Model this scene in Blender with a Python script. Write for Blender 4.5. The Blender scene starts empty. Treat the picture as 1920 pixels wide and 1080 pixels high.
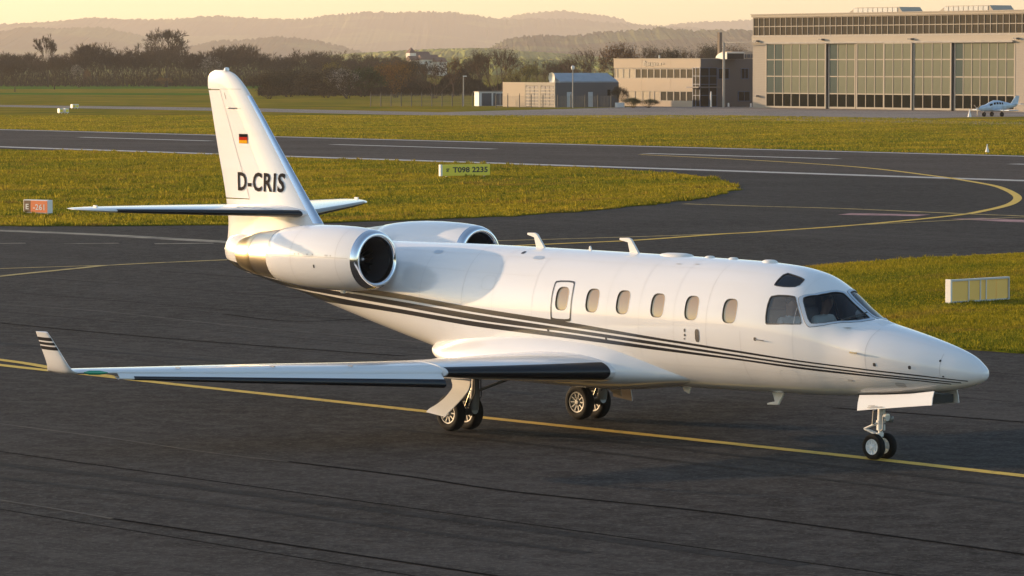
import bpy, bmesh, math, random
import numpy as np
from mathutils import Vector, Matrix
from mathutils.geometry import delaunay_2d_cdt

SC = bpy.context.scene
COL = SC.collection
R = math.radians

# ------------------------------------------------------------------ camera
CAM_H, CAM_PITCH, CAM_F = 5.617, 0.05802, 7199.0        # metres, radians down, focal length in 1/1920 of the frame width
cam = bpy.data.cameras.new('camera')
cam.sensor_width = 36.0
cam.lens = 36.0 * CAM_F / 1920.0
cam.clip_start = 0.5
cam.clip_end = 30000
camo = bpy.data.objects.new('camera', cam)
camo.location = (0, 0, CAM_H)
camo.rotation_euler = (math.pi / 2 - CAM_PITCH, 0, 0)
COL.objects.link(camo)
SC.camera = camo

# ------------------------------------------------------------------ sky and sun
HAZE = 0.75e-4
SUN_AZ, SUN_EL = R(62), R(8.3)                           # azimuth to the left of the view direction
world = bpy.data.worlds.new('World')
SC.world = world
world.use_nodes = True
wn = world.node_tree
bg = wn.nodes['Background']
sky = wn.nodes.new('ShaderNodeTexSky')
sky.sky_type = 'NISHITA'
sky.sun_disc = False
sky.sun_elevation = SUN_EL
sky.sun_rotation = -SUN_AZ
sky.air_density = 0.9
sky.dust_density = 0.9
sky.ozone_density = 1.2
wn.links.new(sky.outputs[0], bg.inputs[0])
bg.inputs[1].default_value = 0.15
sun = bpy.data.lights.new('sun', 'SUN')
sun.energy = 2.9
sun.angle = R(0.6)
sun.color = (1.0, 0.68, 0.40)
suno = bpy.data.objects.new('sun', sun)
dsun = Vector((math.sin(SUN_AZ) * math.cos(SUN_EL), -math.cos(SUN_AZ) * math.cos(SUN_EL), -math.sin(SUN_EL)))
suno.rotation_euler = dsun.to_track_quat('-Z', 'Y').to_euler()
suno.location = (-60, 40, 40)
COL.objects.link(suno)
SC.view_settings.view_transform = 'Standard'
SC.view_settings.look = 'None'
SC.view_settings.gamma = 1.0
SC.view_settings.use_curve_mapping = False
SC.view_settings.exposure = 1.22
SC.render.engine = 'CYCLES'
SC.cycles.use_denoising = True
SC.cycles.max_bounces = 8
SC.cycles.transparent_max_bounces = 12
SC.cycles.sample_clamp_indirect = 6.0

# ------------------------------------------------------------------ helpers
def ray(u, v):
    a = (u - 960) / CAM_F
    b = (540 - v) / CAM_F
    cp, sp = math.cos(CAM_PITCH), math.sin(CAM_PITCH)
    return Vector((a, cp + b * sp, b * cp - sp))
def G(u, v, z=0.0):                                      # the point of the flat airfield seen at (u, v)
    d = ray(u, v)
    t = (z - CAM_H) / d.z
    return Vector((t * d.x, t * d.y, z))
def AT(u, v, Y):                                         # the point at depth Y seen at (u, v)
    d = ray(u, v)
    t = Y / d.y
    return Vector((t * d.x, Y, CAM_H + t * d.z))

def lerp(a, b, t): return a + (b - a) * t

MATS = {}
def mat(name, col, rough=0.5, metal=0.0, coat=0.0, spec=0.5, ior=1.5, noise=None, bump=None, emis=None, trans=0.0):
    """Principled material; noise=(scale, amount) mottles the colour, bump=(scale, strength) adds fine relief."""
    m = bpy.data.materials.new(name)
    m.use_nodes = True
    nt = m.node_tree
    p = nt.nodes['Principled BSDF']
    p.inputs['Base Color'].default_value = (*col, 1)
    p.inputs['Roughness'].default_value = rough
    p.inputs['Metallic'].default_value = metal
    p.inputs['Coat Weight'].default_value = coat
    p.inputs['Coat Roughness'].default_value = 0.04
    p.inputs['Specular IOR Level'].default_value = spec
    p.inputs['IOR'].default_value = ior
    p.inputs['Transmission Weight'].default_value = trans
    if noise or bump:
        tc = nt.nodes.new('ShaderNodeTexCoord')
    if noise:
        n = nt.nodes.new('ShaderNodeTexNoise')
        n.inputs['Scale'].default_value = noise[0]
        n.inputs['Detail'].default_value = 5
        nt.links.new(tc.outputs['Object'], n.inputs['Vector'])
        mx = nt.nodes.new('ShaderNodeMix'); mx.data_type = 'RGBA'
        k = noise[1]
        mx.inputs[6].default_value = (*[c * (1 - k) for c in col], 1)
        mx.inputs[7].default_value = (*[min(1, c * (1 + k)) for c in col], 1)
        rmp = nt.nodes.new('ShaderNodeMapRange')
        rmp.inputs[1].default_value = 0.3; rmp.inputs[2].default_value = 0.7
        nt.links.new(n.outputs['Fac'], rmp.inputs[0])
        nt.links.new(rmp.outputs[0], mx.inputs[0])
        nt.links.new(mx.outputs[2], p.inputs['Base Color'])
    if bump:
        n2 = nt.nodes.new('ShaderNodeTexNoise')
        n2.inputs['Scale'].default_value = bump[0]
        n2.inputs['Detail'].default_value = 4
        nt.links.new(tc.outputs['Object'], n2.inputs['Vector'])
        b = nt.nodes.new('ShaderNodeBump')
        b.inputs['Strength'].default_value = bump[1]
        b.inputs['Distance'].default_value = 0.02
        nt.links.new(n2.outputs['Fac'], b.inputs['Height'])
        nt.links.new(b.outputs[0], p.inputs['Normal'])
    MATS[name] = m
    return m

def tag(o, label=None, cat=None, group=None, kind=None):
    if label: o['label'] = label
    if cat: o['category'] = cat
    if group: o['group'] = group
    if kind: o['kind'] = kind
    return o
def empty(name, loc=(0, 0, 0), rz=0.0, label=None, cat=None, group=None):
    o = bpy.data.objects.new(name, None)
    o.location = loc
    o.rotation_euler = (0, 0, rz)
    o.empty_display_size = 0.3
    COL.objects.link(o)
    return tag(o, label, cat, group)
def link(name, me, parent=None):
    o = bpy.data.objects.new(name, me)
    COL.objects.link(o)
    if parent: o.parent = parent
    return o

class MB:
    """Collects vertices and faces of ONE mesh object."""
    def __init__(s): s.v = []; s.f = []; s.m = []
    def add(s, vs, fs, mi=0):
        o = len(s.v)
        s.v += [tuple(a) for a in vs]
        s.f += [tuple(i + o for i in f) for f in fs]
        s.m += [mi] * len(fs)
    def box(s, lo, hi, mi=0, M=None):
        x0, y0, z0 = lo; x1, y1, z1 = hi
        vs = [(x0, y0, z0), (x1, y0, z0), (x1, y1, z0), (x0, y1, z0), (x0, y0, z1), (x1, y0, z1), (x1, y1, z1), (x0, y1, z1)]
        if M is not None: vs = [M @ Vector(a) for a in vs]
        s.add(vs, [(0, 3, 2, 1), (4, 5, 6, 7), (0, 1, 5, 4), (1, 2, 6, 5), (2, 3, 7, 6), (3, 0, 4, 7)], mi)
    def prism(s, a, b, w, h=None, mi=0, n=None):
        """a square or n-sided bar from a to b, w thick (w may be a pair for a taper)."""
        a = Vector(a); b = Vector(b)
        d = (b - a)
        if d.length < 1e-6: return
        d.normalize()
        up = Vector((0, 0, 1)) if abs(d.z) < 0.95 else Vector((1, 0, 0))
        x = d.cross(up).normalized(); y = x.cross(d)
        n = n or 4
        wa, wb = w if isinstance(w, (tuple, list)) else (w, w)
        ha = h if h else wa; hb = (h if h else wb)
        vs = []
        for P, W, H in ((a, wa, ha), (b, wb, hb)):
            for k in range(n):
                t = 2 * math.pi * (k + 0.5) / n
                q = 1 / math.cos(math.pi / n) if n == 4 else 1
                vs.append(P + x * (math.cos(t) * W / 2 * q) + y * (math.sin(t) * H / 2 * q))
        fs = [(k, (k + 1) % n, n + (k + 1) % n, n + k) for k in range(n)]
        fs += [tuple(range(n))[::-1], tuple(range(n, 2 * n))]
        s.add(vs, fs, mi)
    def tube(s, pts, r, n=12, mi=0):
        pts = [Vector(p) for p in pts]
        for i in range(len(pts) - 1):
            rr = r if not isinstance(r, (list, tuple)) else (r[i], r[i + 1])
            if isinstance(rr, tuple): s.prism(pts[i], pts[i + 1], (rr[0] * 2, rr[1] * 2), mi=mi, n=n)
            else: s.prism(pts[i], pts[i + 1], 2 * rr, mi=mi, n=n)
    def loft(s, rings, closed=True, cap=(True, True), mi=0):
        n = len(rings[0]); o = len(s.v)
        for r_ in rings: s.v += [tuple(p) for p in r_]
        for i in range(len(rings) - 1):
            for k in range(n if closed else n - 1):
                a = o + i * n + k; b = o + i * n + (k + 1) % n
                s.f.append((a, b, b + n, a + n)); s.m.append(mi)
        if cap[0]: s.f.append(tuple(o + k for k in range(n))[::-1]); s.m.append(mi)
        if cap[1]: s.f.append(tuple(o + (len(rings) - 1) * n + k for k in range(n))); s.m.append(mi)
    def lathe(s, prof, centre, axis, n=48, mi=0, closed=False):
        """prof: (distance along the axis, radius) pairs."""
        c = Vector(centre); a = Vector(axis).normalized()
        up = Vector((0, 0, 1)) if abs(a.z) < 0.9 else Vector((1, 0, 0))
        x = a.cross(up).normalized(); y = a.cross(x)
        rings = [[c + a * d + (x * math.cos(2 * math.pi * k / n) + y * math.sin(2 * math.pi * k / n)) * r_ for k in range(n)] for d, r_ in prof]
        s.loft(rings, True, (False, False), mi)
    def build(s, name, mats, parent=None, smooth=40, bevel=None):
        me = bpy.data.meshes.new(name)
        me.from_pydata(s.v, [], s.f)
        for m in (mats if isinstance(mats, (list, tuple)) else [mats]): me.materials.append(m)
        if any(s.m): me.polygons.foreach_set('material_index', s.m)
        bm = bmesh.new(); bm.from_mesh(me)
        bmesh.ops.remove_doubles(bm, verts=bm.verts, dist=1e-5)
        bmesh.ops.recalc_face_normals(bm, faces=bm.faces)
        bm.to_mesh(me); bm.free()
        if smooth:
            me.polygons.foreach_set('use_smooth', [True] * len(me.polygons))
            me.set_sharp_from_angle(angle=R(smooth))
        me.update()
        o = link(name, me, parent)
        if bevel:
            b = o.modifiers.new('bevel', 'BEVEL'); b.width = bevel; b.segments = 2; b.limit_method = 'ANGLE'
        return o

def np_mesh(name, V, T, mats, parent=None, mi=None, smooth=False):
    """fast mesh from numpy arrays of vertices and triangles."""
    me = bpy.data.meshes.new(name)
    V = np.asarray(V, np.float32).reshape(-1, 3); T = np.asarray(T, np.int32).reshape(-1, 3)
    me.vertices.add(len(V)); me.vertices.foreach_set('co', V.ravel())
    me.loops.add(len(T) * 3); me.loops.foreach_set('vertex_index', T.ravel())
    me.polygons.add(len(T)); me.polygons.foreach_set('loop_start', np.arange(0, len(T) * 3, 3, dtype=np.int32))
    for m in (mats if isinstance(mats, (list, tuple)) else [mats]): me.materials.append(m)
    if mi is not None: me.polygons.foreach_set('material_index', np.asarray(mi, np.int32))
    if smooth: me.polygons.foreach_set('use_smooth', np.ones(len(T), bool))
    me.update(calc_edges=True)
    return link(name, me, parent)

def pchip(x, y):
    x = np.asarray(x, float); y = np.asarray(y, float); h = np.diff(x); d = np.diff(y) / h
    m = np.zeros_like(y)
    for i in range(1, len(x) - 1):
        if d[i - 1] * d[i] > 0:
            w1 = 2 * h[i] + h[i - 1]; w2 = h[i] + 2 * h[i - 1]
            m[i] = (w1 + w2) / (w1 / d[i - 1] + w2 / d[i])
    m[0] = d[0]; m[-1] = d[-1]
    def F(q):
        q = min(max(q, x[0]), x[-1]); i = max(min(int(np.searchsorted(x, q, 'right')) - 1, len(x) - 2), 0)
        t = (q - x[i]) / h[i]; a = t * t; b = a * t
        return float((2 * b - 3 * a + 1) * y[i] + (b - 2 * a + t) * h[i] * m[i] + (-2 * b + 3 * a) * y[i + 1] + (b - a) * h[i] * m[i + 1])
    return F
def smooth_path(pts, n=8):
    """Catmull-Rom through the points."""
    P = [Vector(p) for p in pts]; out = []
    for i in range(len(P) - 1):
        a = P[max(i - 1, 0)]; b = P[i]; c = P[i + 1]; d = P[min(i + 2, len(P) - 1)]
        for k in range(n):
            t = k / n
            out.append(0.5 * ((2 * b) + (c - a) * t + (2 * a - 5 * b + 4 * c - d) * t * t + (-a + 3 * b - 3 * c + d) * t ** 3))
    out.append(P[-1]); return out
# ------------------------------------------------------------------ setting: materials
def node(nt, kind, **kw):
    n = nt.nodes.new(kind)
    for k, v in kw.items():
        if k in n.inputs: n.inputs[k].default_value = v
        else: setattr(n, k, v)
    return n
def ramp(nt, fac, stops):
    r_ = nt.nodes.new('ShaderNodeValToRGB')
    el = r_.color_ramp.elements
    while len(el) < len(stops): el.new(0.5)
    for e, (p, c) in zip(el, stops):
        e.position = p; e.color = (*c, 1)
    nt.links.new(fac, r_.inputs[0])
    return r_.outputs[0]
def mixc(nt, fac, a, b, mode='MIX'):
    m = nt.nodes.new('ShaderNodeMix'); m.data_type = 'RGBA'; m.blend_type = mode
    for sock, val in ((m.inputs[0], fac), (m.inputs[6], a), (m.inputs[7], b)):
        if hasattr(val, 'links'): nt.links.new(val, sock)
        elif isinstance(val, (int, float)): sock.default_value = val
        else: sock.default_value = (*val, 1)
    return m.outputs[2]
def noise(nt, vec, scale, detail=4, rough=0.55):
    n = node(nt, 'ShaderNodeTexNoise', Scale=scale, Detail=detail, Roughness=rough)
    nt.links.new(vec, n.inputs['Vector'])
    return n.outputs['Fac']
def maprange(nt, val, a, b, c=0.0, d=1.0):
    n = nt.nodes.new('ShaderNodeMapRange')
    nt.links.new(val, n.inputs[0])
    for i, q in enumerate((a, b, c, d)): n.inputs[i + 1].default_value = q
    return n.outputs[0]
def mapping(nt, vec, rot=0.0, scale=(1, 1, 1)):
    m = nt.nodes.new('ShaderNodeMapping'); m.vector_type = 'TEXTURE'
    m.inputs['Rotation'].default_value = (0, 0, rot)
    m.inputs['Scale'].default_value = scale
    nt.links.new(vec, m.inputs['Vector'])
    return m.outputs[0]

def asphalt(name, base, streak_dir, rough=0.8, tint=(1.0, 0.97, 0.95)):
    m = bpy.data.materials.new(name); m.use_nodes = True
    nt = m.node_tree; p = nt.nodes['Principled BSDF']
    tc = nt.nodes.new('ShaderNodeTexCoord').outputs['Object']
    big = noise(nt, tc, 0.09, 5)
    st = noise(nt, mapping(nt, tc, streak_dir, (60, 0.55, 1)), 1.0, 4)
    st2 = noise(nt, mapping(nt, tc, streak_dir + 0.09, (18, 0.16, 1)), 1.0, 3)
    st3 = noise(nt, mapping(nt, tc, streak_dir - 0.03, (110, 2.6, 1)), 1.0, 5, 0.6)
    grain = noise(nt, tc, 11, 4, 0.8)
    grain2 = noise(nt, tc, 2.2, 6, 0.7)
    b = [base * t for t in tint]
    c = mixc(nt, maprange(nt, big, 0.36, 0.64), [x * 0.6 for x in b], [x * 1.5 for x in b])
    c = mixc(nt, maprange(nt, st, 0.46, 0.64, 0, 0.7), c, [x * 0.55 for x in b])
    c = mixc(nt, maprange(nt, st3, 0.42, 0.60, 0, 0.75), c, [b[0] * 0.66, b[1] * 0.65, b[2] * 0.64])
    c = mixc(nt, maprange(nt, st2, 0.52, 0.66, 0, 0.7), c, [x * 0.5 for x in b])
    c = mixc(nt, maprange(nt, grain2, 0.44, 0.62, 0, 0.6), c, [x * 1.9 for x in b])
    c = mixc(nt, maprange(nt, grain, 0.50, 0.64, 0, 0.65), c, [x * 2.7 for x in b])
    nt.links.new(c, p.inputs['Base Color'])
    r_ = maprange(nt, st, 0.45, 0.75, rough, rough - 0.14)
    nt.links.new(r_, p.inputs['Roughness'])
    p.inputs['Specular IOR Level'].default_value = 0.03
    bp = node(nt, 'ShaderNodeBump', Strength=0.8, Distance=0.02)
    nt.links.new(grain, bp.inputs['Height'])
    nt.links.new(bp.outputs[0], p.inputs['Normal'])
    MATS[name] = m
    return m

def grass_mat(name, lo, mid, hi, blades=False, far=False):
    m = bpy.data.materials.new(name); m.use_nodes = True
    nt = m.node_tree; p = nt.nodes['Principled BSDF']
    tc = nt.nodes.new('ShaderNodeTexCoord').outputs['Object']
    a = noise(nt, mapping(nt, tc, 0.8, (14, 5, 1)), 1.0, 5)
    b = noise(nt, tc, 1.3, 5, 0.6)
    cc = ramp(nt, maprange(nt, a, 0.3, 0.7), [(0.0, lo), (0.5, mid), (1.0, hi)])
    cc = mixc(nt, maprange(nt, b, 0.45, 0.72, 0, 0.75), cc, lo)
    gr = noise(nt, mapping(nt, tc, 0.75, (9, 3.5, 1)), 0.55, 4, 0.6)
    cc = mixc(nt, maprange(nt, gr, 0.48, 0.58, 0, 0.85), cc, [mid[0] * 0.36, mid[1] * 0.62, mid[2] * 0.8])
    dr = noise(nt, mapping(nt, tc, 0.7, (6, 2.2, 1)), 0.8, 5, 0.65)
    cc = mixc(nt, maprange(nt, dr, 0.53, 0.63, 0, 0.8), cc, [mid[0] * 1.0, mid[1] * 0.74, mid[2] * 2.2])
    if blades:
        g = nt.nodes.new('ShaderNodeNewGeometry').outputs['Random Per Island']
        cc = mixc(nt, maprange(nt, g, 0, 1, 0.1, 0.5), cc, ramp(nt, g, [(0.0, [x * 0.5 for x in lo]), (0.5, mid), (1.0, [x * 1.7 for x in hi])]))
    elif not far:
        f = noise(nt, tc, 7, 5, 0.7)
        cc = mixc(nt, maprange(nt, f, 0.45, 0.65, 0, 0.6), cc, [x * 0.45 for x in lo])
        bp = node(nt, 'ShaderNodeBump', Strength=1.0, Distance=0.12)
        nt.links.new(f, bp.inputs['Height'])
        nt.links.new(bp.outputs[0], p.inputs['Normal'])
    nt.links.new(cc, p.inputs['Base Color'])
    p.inputs['Roughness'].default_value = 0.9
    p.inputs['Specular IOR Level'].default_value = 0.0
    if blades:
        t = nt.nodes.new('ShaderNodeBsdfTranslucent')
        nt.links.new(cc, t.inputs['Color'])
        mx = nt.nodes.new('ShaderNodeMixShader'); mx.inputs[0].default_value = 0.45
        nt.links.new(p.outputs[0], mx.inputs[1]); nt.links.new(t.outputs[0], mx.inputs[2])
        nt.links.new(mx.outputs[0], nt.nodes['Material Output'].inputs['Surface'])
    MATS[name] = m
    return m

def paint_mat(name, col, wear=0.35, scale=3.0, under=(0.05, 0.05, 0.05)):
    m = bpy.data.materials.new(name); m.use_nodes = True
    nt = m.node_tree; p = nt.nodes['Principled BSDF']
    tc = nt.nodes.new('ShaderNodeTexCoord').outputs['Object']
    n = noise(nt, tc, scale, 6, 0.7)
    cc = mixc(nt, maprange(nt, n, 0.62 - wear * 0.3, 0.78 - wear * 0.2, 0, 0.85), col, under)
    nt.links.new(cc, p.inputs['Base Color'])
    p.inputs['Roughness'].default_value = 0.85
    p.inputs['Specular IOR Level'].default_value = 0.08
    MATS[name] = m
    return m

TAXI_DIR = math.atan2(-20.7, 16.7)
M_taxi = asphalt('taxiway_asphalt', 0.036, TAXI_DIR, 0.95, (1.06, 0.99, 0.93))
M_run = asphalt('runway_asphalt', 0.050, math.atan2(-75.0, 63.6), 0.95, (1.15, 0.97, 0.86))
M_apron = asphalt('apron_concrete', 0.17, 0.3, 0.9, (1.15, 0.97, 0.82))
M_grass = grass_mat('turf', (0.070, 0.080, 0.008), (0.185, 0.155, 0.013), (0.29, 0.205, 0.022))
M_blade = grass_mat('grass_blade', (0.055, 0.085, 0.006), (0.235, 0.20, 0.015), (0.43, 0.305, 0.028), True)
M_field = grass_mat('field_green', (0.07, 0.13, 0.012), (0.10, 0.17, 0.018), (0.14, 0.20, 0.025), far=True)
M_far = grass_mat('far_turf', (0.13, 0.115, 0.014), (0.25, 0.185, 0.020), (0.33, 0.235, 0.030), far=True)
M_yel = paint_mat('yellow_paint', (0.62, 0.42, 0.09), 0.25, 4.0)
M_yel2 = paint_mat('worn_yellow_paint', (0.42, 0.32, 0.13), 0.5, 2.0)
M_wht = paint_mat('white_paint_line', (0.46, 0.44, 0.41), 0.3, 2.0)
M_dirty = paint_mat('dirty_white_paint', (0.30, 0.27, 0.21), 0.7, 0.8)
M_pink = paint_mat('pink_paint', (0.42, 0.24, 0.24), 0.6, 0.9)
M_tar = mat('tar_joint', (0.017, 0.017, 0.017), 0.9, spec=0.0, bump=(8, 0.4))
M_dry = paint_mat('pale_joint_filler', (0.10, 0.09, 0.075), 0.9, 2.5)

# ------------------------------------------------------------------ setting: ground, pavements, markings
def sheet(name, pts, m, z, skirt=0.0):
    mb = MB()
    vs = [(p[0], p[1], z) for p in pts]
    n = len(vs)
    mb.add(vs, [tuple(range(n))])
    if skirt:
        lo = [(p[0], p[1], z - skirt) for p in pts]
        mb.add(vs + lo, [(k, (k + 1) % n, n + (k + 1) % n, n + k) for k in range(n)])
    o = mb.build(name, m, smooth=0)
    # sheets must face up
    me = o.data
    if me.polygons[0].normal.z < 0: me.flip_normals()
    return tag(o, kind='structure')

sheet('ground', [(-3900, -3900), (3900, -3900), (3900, 16400), (-3900, 16400)], M_grass, -0.03)
r0, r1 = G(0, 276.5), G(1920, 340.5)
rd = (r1 - r0).normalized(); rn = Vector((-rd.y, rd.x, 0))
if rn.y < 0: rn = -rn
rw = (G(0, 242) - r0).dot(rn)
sheet('taxiway', [r0 - rd * 500 - rn * 0.0, r0 + rd * 700, Vector((420, -60, 0)), Vector((-420, -60, 0))], M_taxi, 0.0)
sheet('runway', [r0 - rd * 700 - rn * 0.6, r0 + rd * 700 - rn * 0.6, r0 + rd * 700 + rn * rw, r0 - rd * 700 + rn * rw], M_run, 0.004)
def pxpoly(lst): return [G(*p) for p in lst]
isl = pxpoly([(-700, 259), (0, 280), (300, 289), (600, 299), (900, 309), (1100, 317), (1220, 324), (1300, 331), (1350, 339), (1374, 347), (1378, 352), (1366, 360), (1330, 369), (1270, 378), (1200, 386), (1100, 396), (950, 406), (800, 412), (600, 418), (420, 422), (200, 424), (0, 424.5), (-700, 422)])
isl = isl[:1] + smooth_path(isl[1:-1], 5) + isl[-1:]
rgt = pxpoly([(2600, 445), (1920, 477), (1760, 485), (1640, 492), (1540, 500), (1460, 509), (1390, 520), (1340, 536), (1330, 552), (1370, 574), (1450, 596), (1560, 620), (1700, 643), (1820, 656), (1920, 663), (2100, 673), (2600, 690)])
rgt = rgt[:1] + smooth_path(rgt[1:-1], 5) + rgt[-1:]
def ragged(poly, step, amp, seed):
    rr = random.Random(seed); out = []
    for i in range(len(poly)):
        a, b = Vector(poly[i]), Vector(poly[(i + 1) % len(poly)]); n = max(1, min(60, int((b - a).length / step))); d = (b - a).normalized() if (b - a).length > 1e-6 else Vector((1, 0, 0))
        for k in range(n):
            q = a.lerp(b, k / n); t = rr.gauss(0, amp); out.append(q + Vector((-d.y, d.x, 0)) * t)
    return out
isl = ragged(isl, .8, .16, 1); rgt = ragged(rgt, .35, .06, 2)
sheet('grass_verge', isl, M_grass, 0.035, 0.06)
rgt = [Vector((200, 60, 0)), Vector((230, 190, 0)), G(4500, 350)] + rgt + [G(4500, 762)]
sheet('grass_verge', rgt, M_grass, 0.035, 0.06)
sheet('far_grass', [(-900, 330), (900, 330), (900, 1250), (-900, 1250)], M_far, -0.025)
sheet('far_taxiway', pxpoly([(-300, 191.5), (0, 196.5), (440, 202), (700, 207.5), (832, 210.5), (832, 216.5), (700, 214), (440, 208), (0, 200), (-300, 196)]), M_apron, -0.02)
sheet('apron', pxpoly([(826, 210.3), (960, 206.5), (1120, 202.5), (1200, 199), (1300, 197), (1440, 195), (2300, 195), (2300, 241), (1920, 234.5), (1700, 230), (1400, 225), (1100, 220), (826, 216.7)]), M_apron, -0.016)
sheet('apron_grass_strip', pxpoly([(1690, 223.3), (1800, 219.8), (2300, 214), (2300, 229), (1920, 227.5), (1760, 226.2)]), M_far, -0.008)
sheet('field', pxpoly([(-900, 158.5), (500, 158.5), (500, 166), (-900, 168.5)]), M_field, -0.02)
sheet('field', pxpoly([(-900, 171.5), (420, 174.5), (420, 178), (-900, 176)]), M_field, -0.02)

def line(name, px, w, m, z=0.008, n=6, pts=None):
    P = smooth_path(pts or [G(*p) for p in px], n)
    L, Rr = [], []
    for i, p in enumerate(P):
        d = (P[min(i + 1, len(P) - 1)] - P[max(i - 1, 0)]).normalized()
        q = Vector((-d.y, d.x, 0)) * w / 2
        L.append((p.x + q.x, p.y + q.y, z)); Rr.append((p.x - q.x, p.y - q.y, z))
    mb = MB()
    mb.add(L + Rr, [(i, i + len(P), i + len(P) + 1, i + 1) for i in range(len(P) - 1)])
    o = mb.build(name, m, smooth=0)
    if o.data.polygons[0].normal.z < 0: o.data.flip_normals()
    return tag(o, kind='structure')

line('taxiway_centre_line', [(-300, 648), (0, 685), (200, 706.5), (280, 716), (560, 746), (900, 783), (1300, 825), (1646, 862), (1920, 893), (2300, 934)], 0.27, M_yel)
line('taxiway_branch_line', [(-300, 641), (0, 675.5), (110, 693), (205, 706)], 0.24, M_yel, 0.012)
line('taxiway_curve_line', [(700, 474), (1023, 458.5), (1190, 451), (1349, 439.5), (1420, 435.5), (1622, 421), (1793, 404), (1850, 394.5), (1886, 386), (1902, 379), (1908, 372), (1903, 365), (1886, 356), (1859, 347.5), (1793, 336), (1758, 331), (1614, 314), (1420, 301), (1200, 290)], 0.36, M_yel, 0.012, 8)
line('taxiway_side_line', [(700, 459), (926, 452), (1200, 444), (1420, 436)], 0.27, M_yel2, 0.008)
line('taxiway_side_line', [(1600, 423), (1700, 418), (1810, 412.5), (1925, 407.5)], 0.25, M_yel2, 0.016)
line('holding_line', [(1283, 383), (1420, 387.5), (1583, 392), (1793, 401), (2000, 409)], 0.45, M_yel2, 0.02)
line('painted_panel', [(1583, 401.5), (1733, 404)], 1.6, M_pink, 0.008)
line('painted_panel', [(1812, 410), (1960, 417)], 1.6, M_pink, 0.008)
line('apron_edge_line', [(-300, 419), (0, 432.5), (180, 440), (300, 447), (420, 454), (500, 459)], 0.9, M_dirty, 0.008)
for a, b in ((-60, 48), (120, 223), (290, 400)):
    line('taxiway_dash', [(a, 457.5), (b, 456.3)], 0.35, M_dirty, 0.008)
line('taxiway_lead_line', [(-200, 511), (0, 504), (221, 497)], 0.22, M_yel2, 0.008)
line('taxiway_lead_line', [(-200, 541), (0, 518.5), (143, 504), (221, 497), (420, 488), (600, 481)], 0.30, M_yel2, 0.012)
line('pavement_joint', [(-200, 558), (0, 571), (200, 585), (460, 613), (700, 634), (900, 652)], 0.09, M_dry, 0.006)
line('pavement_joint', [(-200, 767), (0, 795), (200, 821), (400, 850), (540, 866)], 0.075, M_dry, 0.006)
line('tar_joint', [(540, 866), (760, 893), (960, 922), (1300, 957), (1600, 996), (1920, 1040), (2200, 1082)], 0.085, M_tar, 0.006)
line('pavement_joint', [(-100, 918), (0, 938), (100, 954), (210, 973)], 0.07, M_dry, 0.006)
line('tar_joint', [(210, 973), (420, 1004), (700, 1046), (980, 1088)], 0.075, M_tar, 0.006)
line('tar_joint', [(-100, 596), (200, 625), (480, 648), (760, 668)], 0.08, M_tar, 0.006)
line('tar_joint', [(420, 589), (560, 603), (760, 592)], 0.07, M_tar, 0.006)
line('tar_joint', [(1560, 765), (1700, 775), (1920, 792)], 0.09, M_tar, 0.006)
# paving lane seams and cracks
_rr = random.Random(4)
_t0, _t1 = G(0, 685), G(1920, 893); _td = (_t1 - _t0).normalized(); _tn = Vector((-_td.y, _td.x, 0))
for k in (-4, -3, -2, 2, 3, 4, 5):
    a_ = _t0 + _tn * (k * 4.3 + _rr.uniform(-.4, .4))
    line('paving_seam', None, _rr.uniform(.03, .07), M_tar, 0.0025, 3, [a_ - _td * 25 + _td * (j * 13) + _tn * _rr.uniform(-.08, .08) for j in range(8)])
for k, (px, w) in enumerate((([(-50, 865), (300, 905), (800, 968), (1200, 1020), (1500, 1060)], 0.34), ([(-50, 640), (300, 668), (700, 705), (1000, 740)], 0.30), ([(-50, 890), (300, 932), (800, 998), (1100, 1037)], 0.20), ([(900, 800), (1300, 845), (1700, 890), (2000, 925)], 0.22), ([(700, 800), (1100, 845), (1500, 893), (1980, 952)], 0.18))):
    line('rubber_track', px, w, asphalt('rubber_streak_%d' % k, 0.021, TAXI_DIR), 0.003)
line('runway_edge_line', None, 1.5, M_wht, 0.008, pts=[r0 - rd * 700 + rn * 1.0, r0 + rd * 700 + rn * 1.0])
line('runway_edge_line', None, 1.2, M_wht, 0.008, pts=[r0 - rd * 700 + rn * (rw - 1.4), r0 + rd * 700 + rn * (rw - 1.4)])
c0, c1 = G(150, 257.3), G(1568, 298)
for a, b in ((-150, -90), (150, 395), (625, 925), (1210, 1568), (1898, 2300)):
    f = lambda u: G(u, 257.3 + (u - 150) * (298 - 257.3) / 1418)
    line('runway_centre_dash', None, 1.0, M_wht, 0.008, pts=[f(a), f(b)])

# ------------------------------------------------------------------ setting: hills
def hill_mat(name, a, b, c, sc=0.004):
    m = bpy.data.materials.new(name); m.use_nodes = True
    nt = m.node_tree; p = nt.nodes['Principled BSDF']
    tc = nt.nodes.new('ShaderNodeTexCoord').outputs['Object']
    n1 = noise(nt, tc, sc, 5); n2 = noise(nt, tc, 0.09, 4, 0.7)
    cc = mixc(nt, maprange(nt, n1, 0.52, 0.58), a, b)
    cc = mixc(nt, maprange(nt, n2, 0.35, 0.65, 0, 0.7), cc, c)
    nt.links.new(cc, p.inputs['Base Color'])
    p.inputs['Roughness'].default_value = 0.95
    p.inputs['Specular IOR Level'].default_value = 0.0
    return m
M_hf = hill_mat('hill_forest', (0.050, 0.042, 0.028), (0.125, 0.130, 0.045), (0.030, 0.026, 0.018), 0.0022)
M_hg = hill_mat('hill_fields', (0.15, 0.18, 0.045), (0.20, 0.19, 0.06), (0.10, 0.12, 0.035), 0.006)
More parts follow.
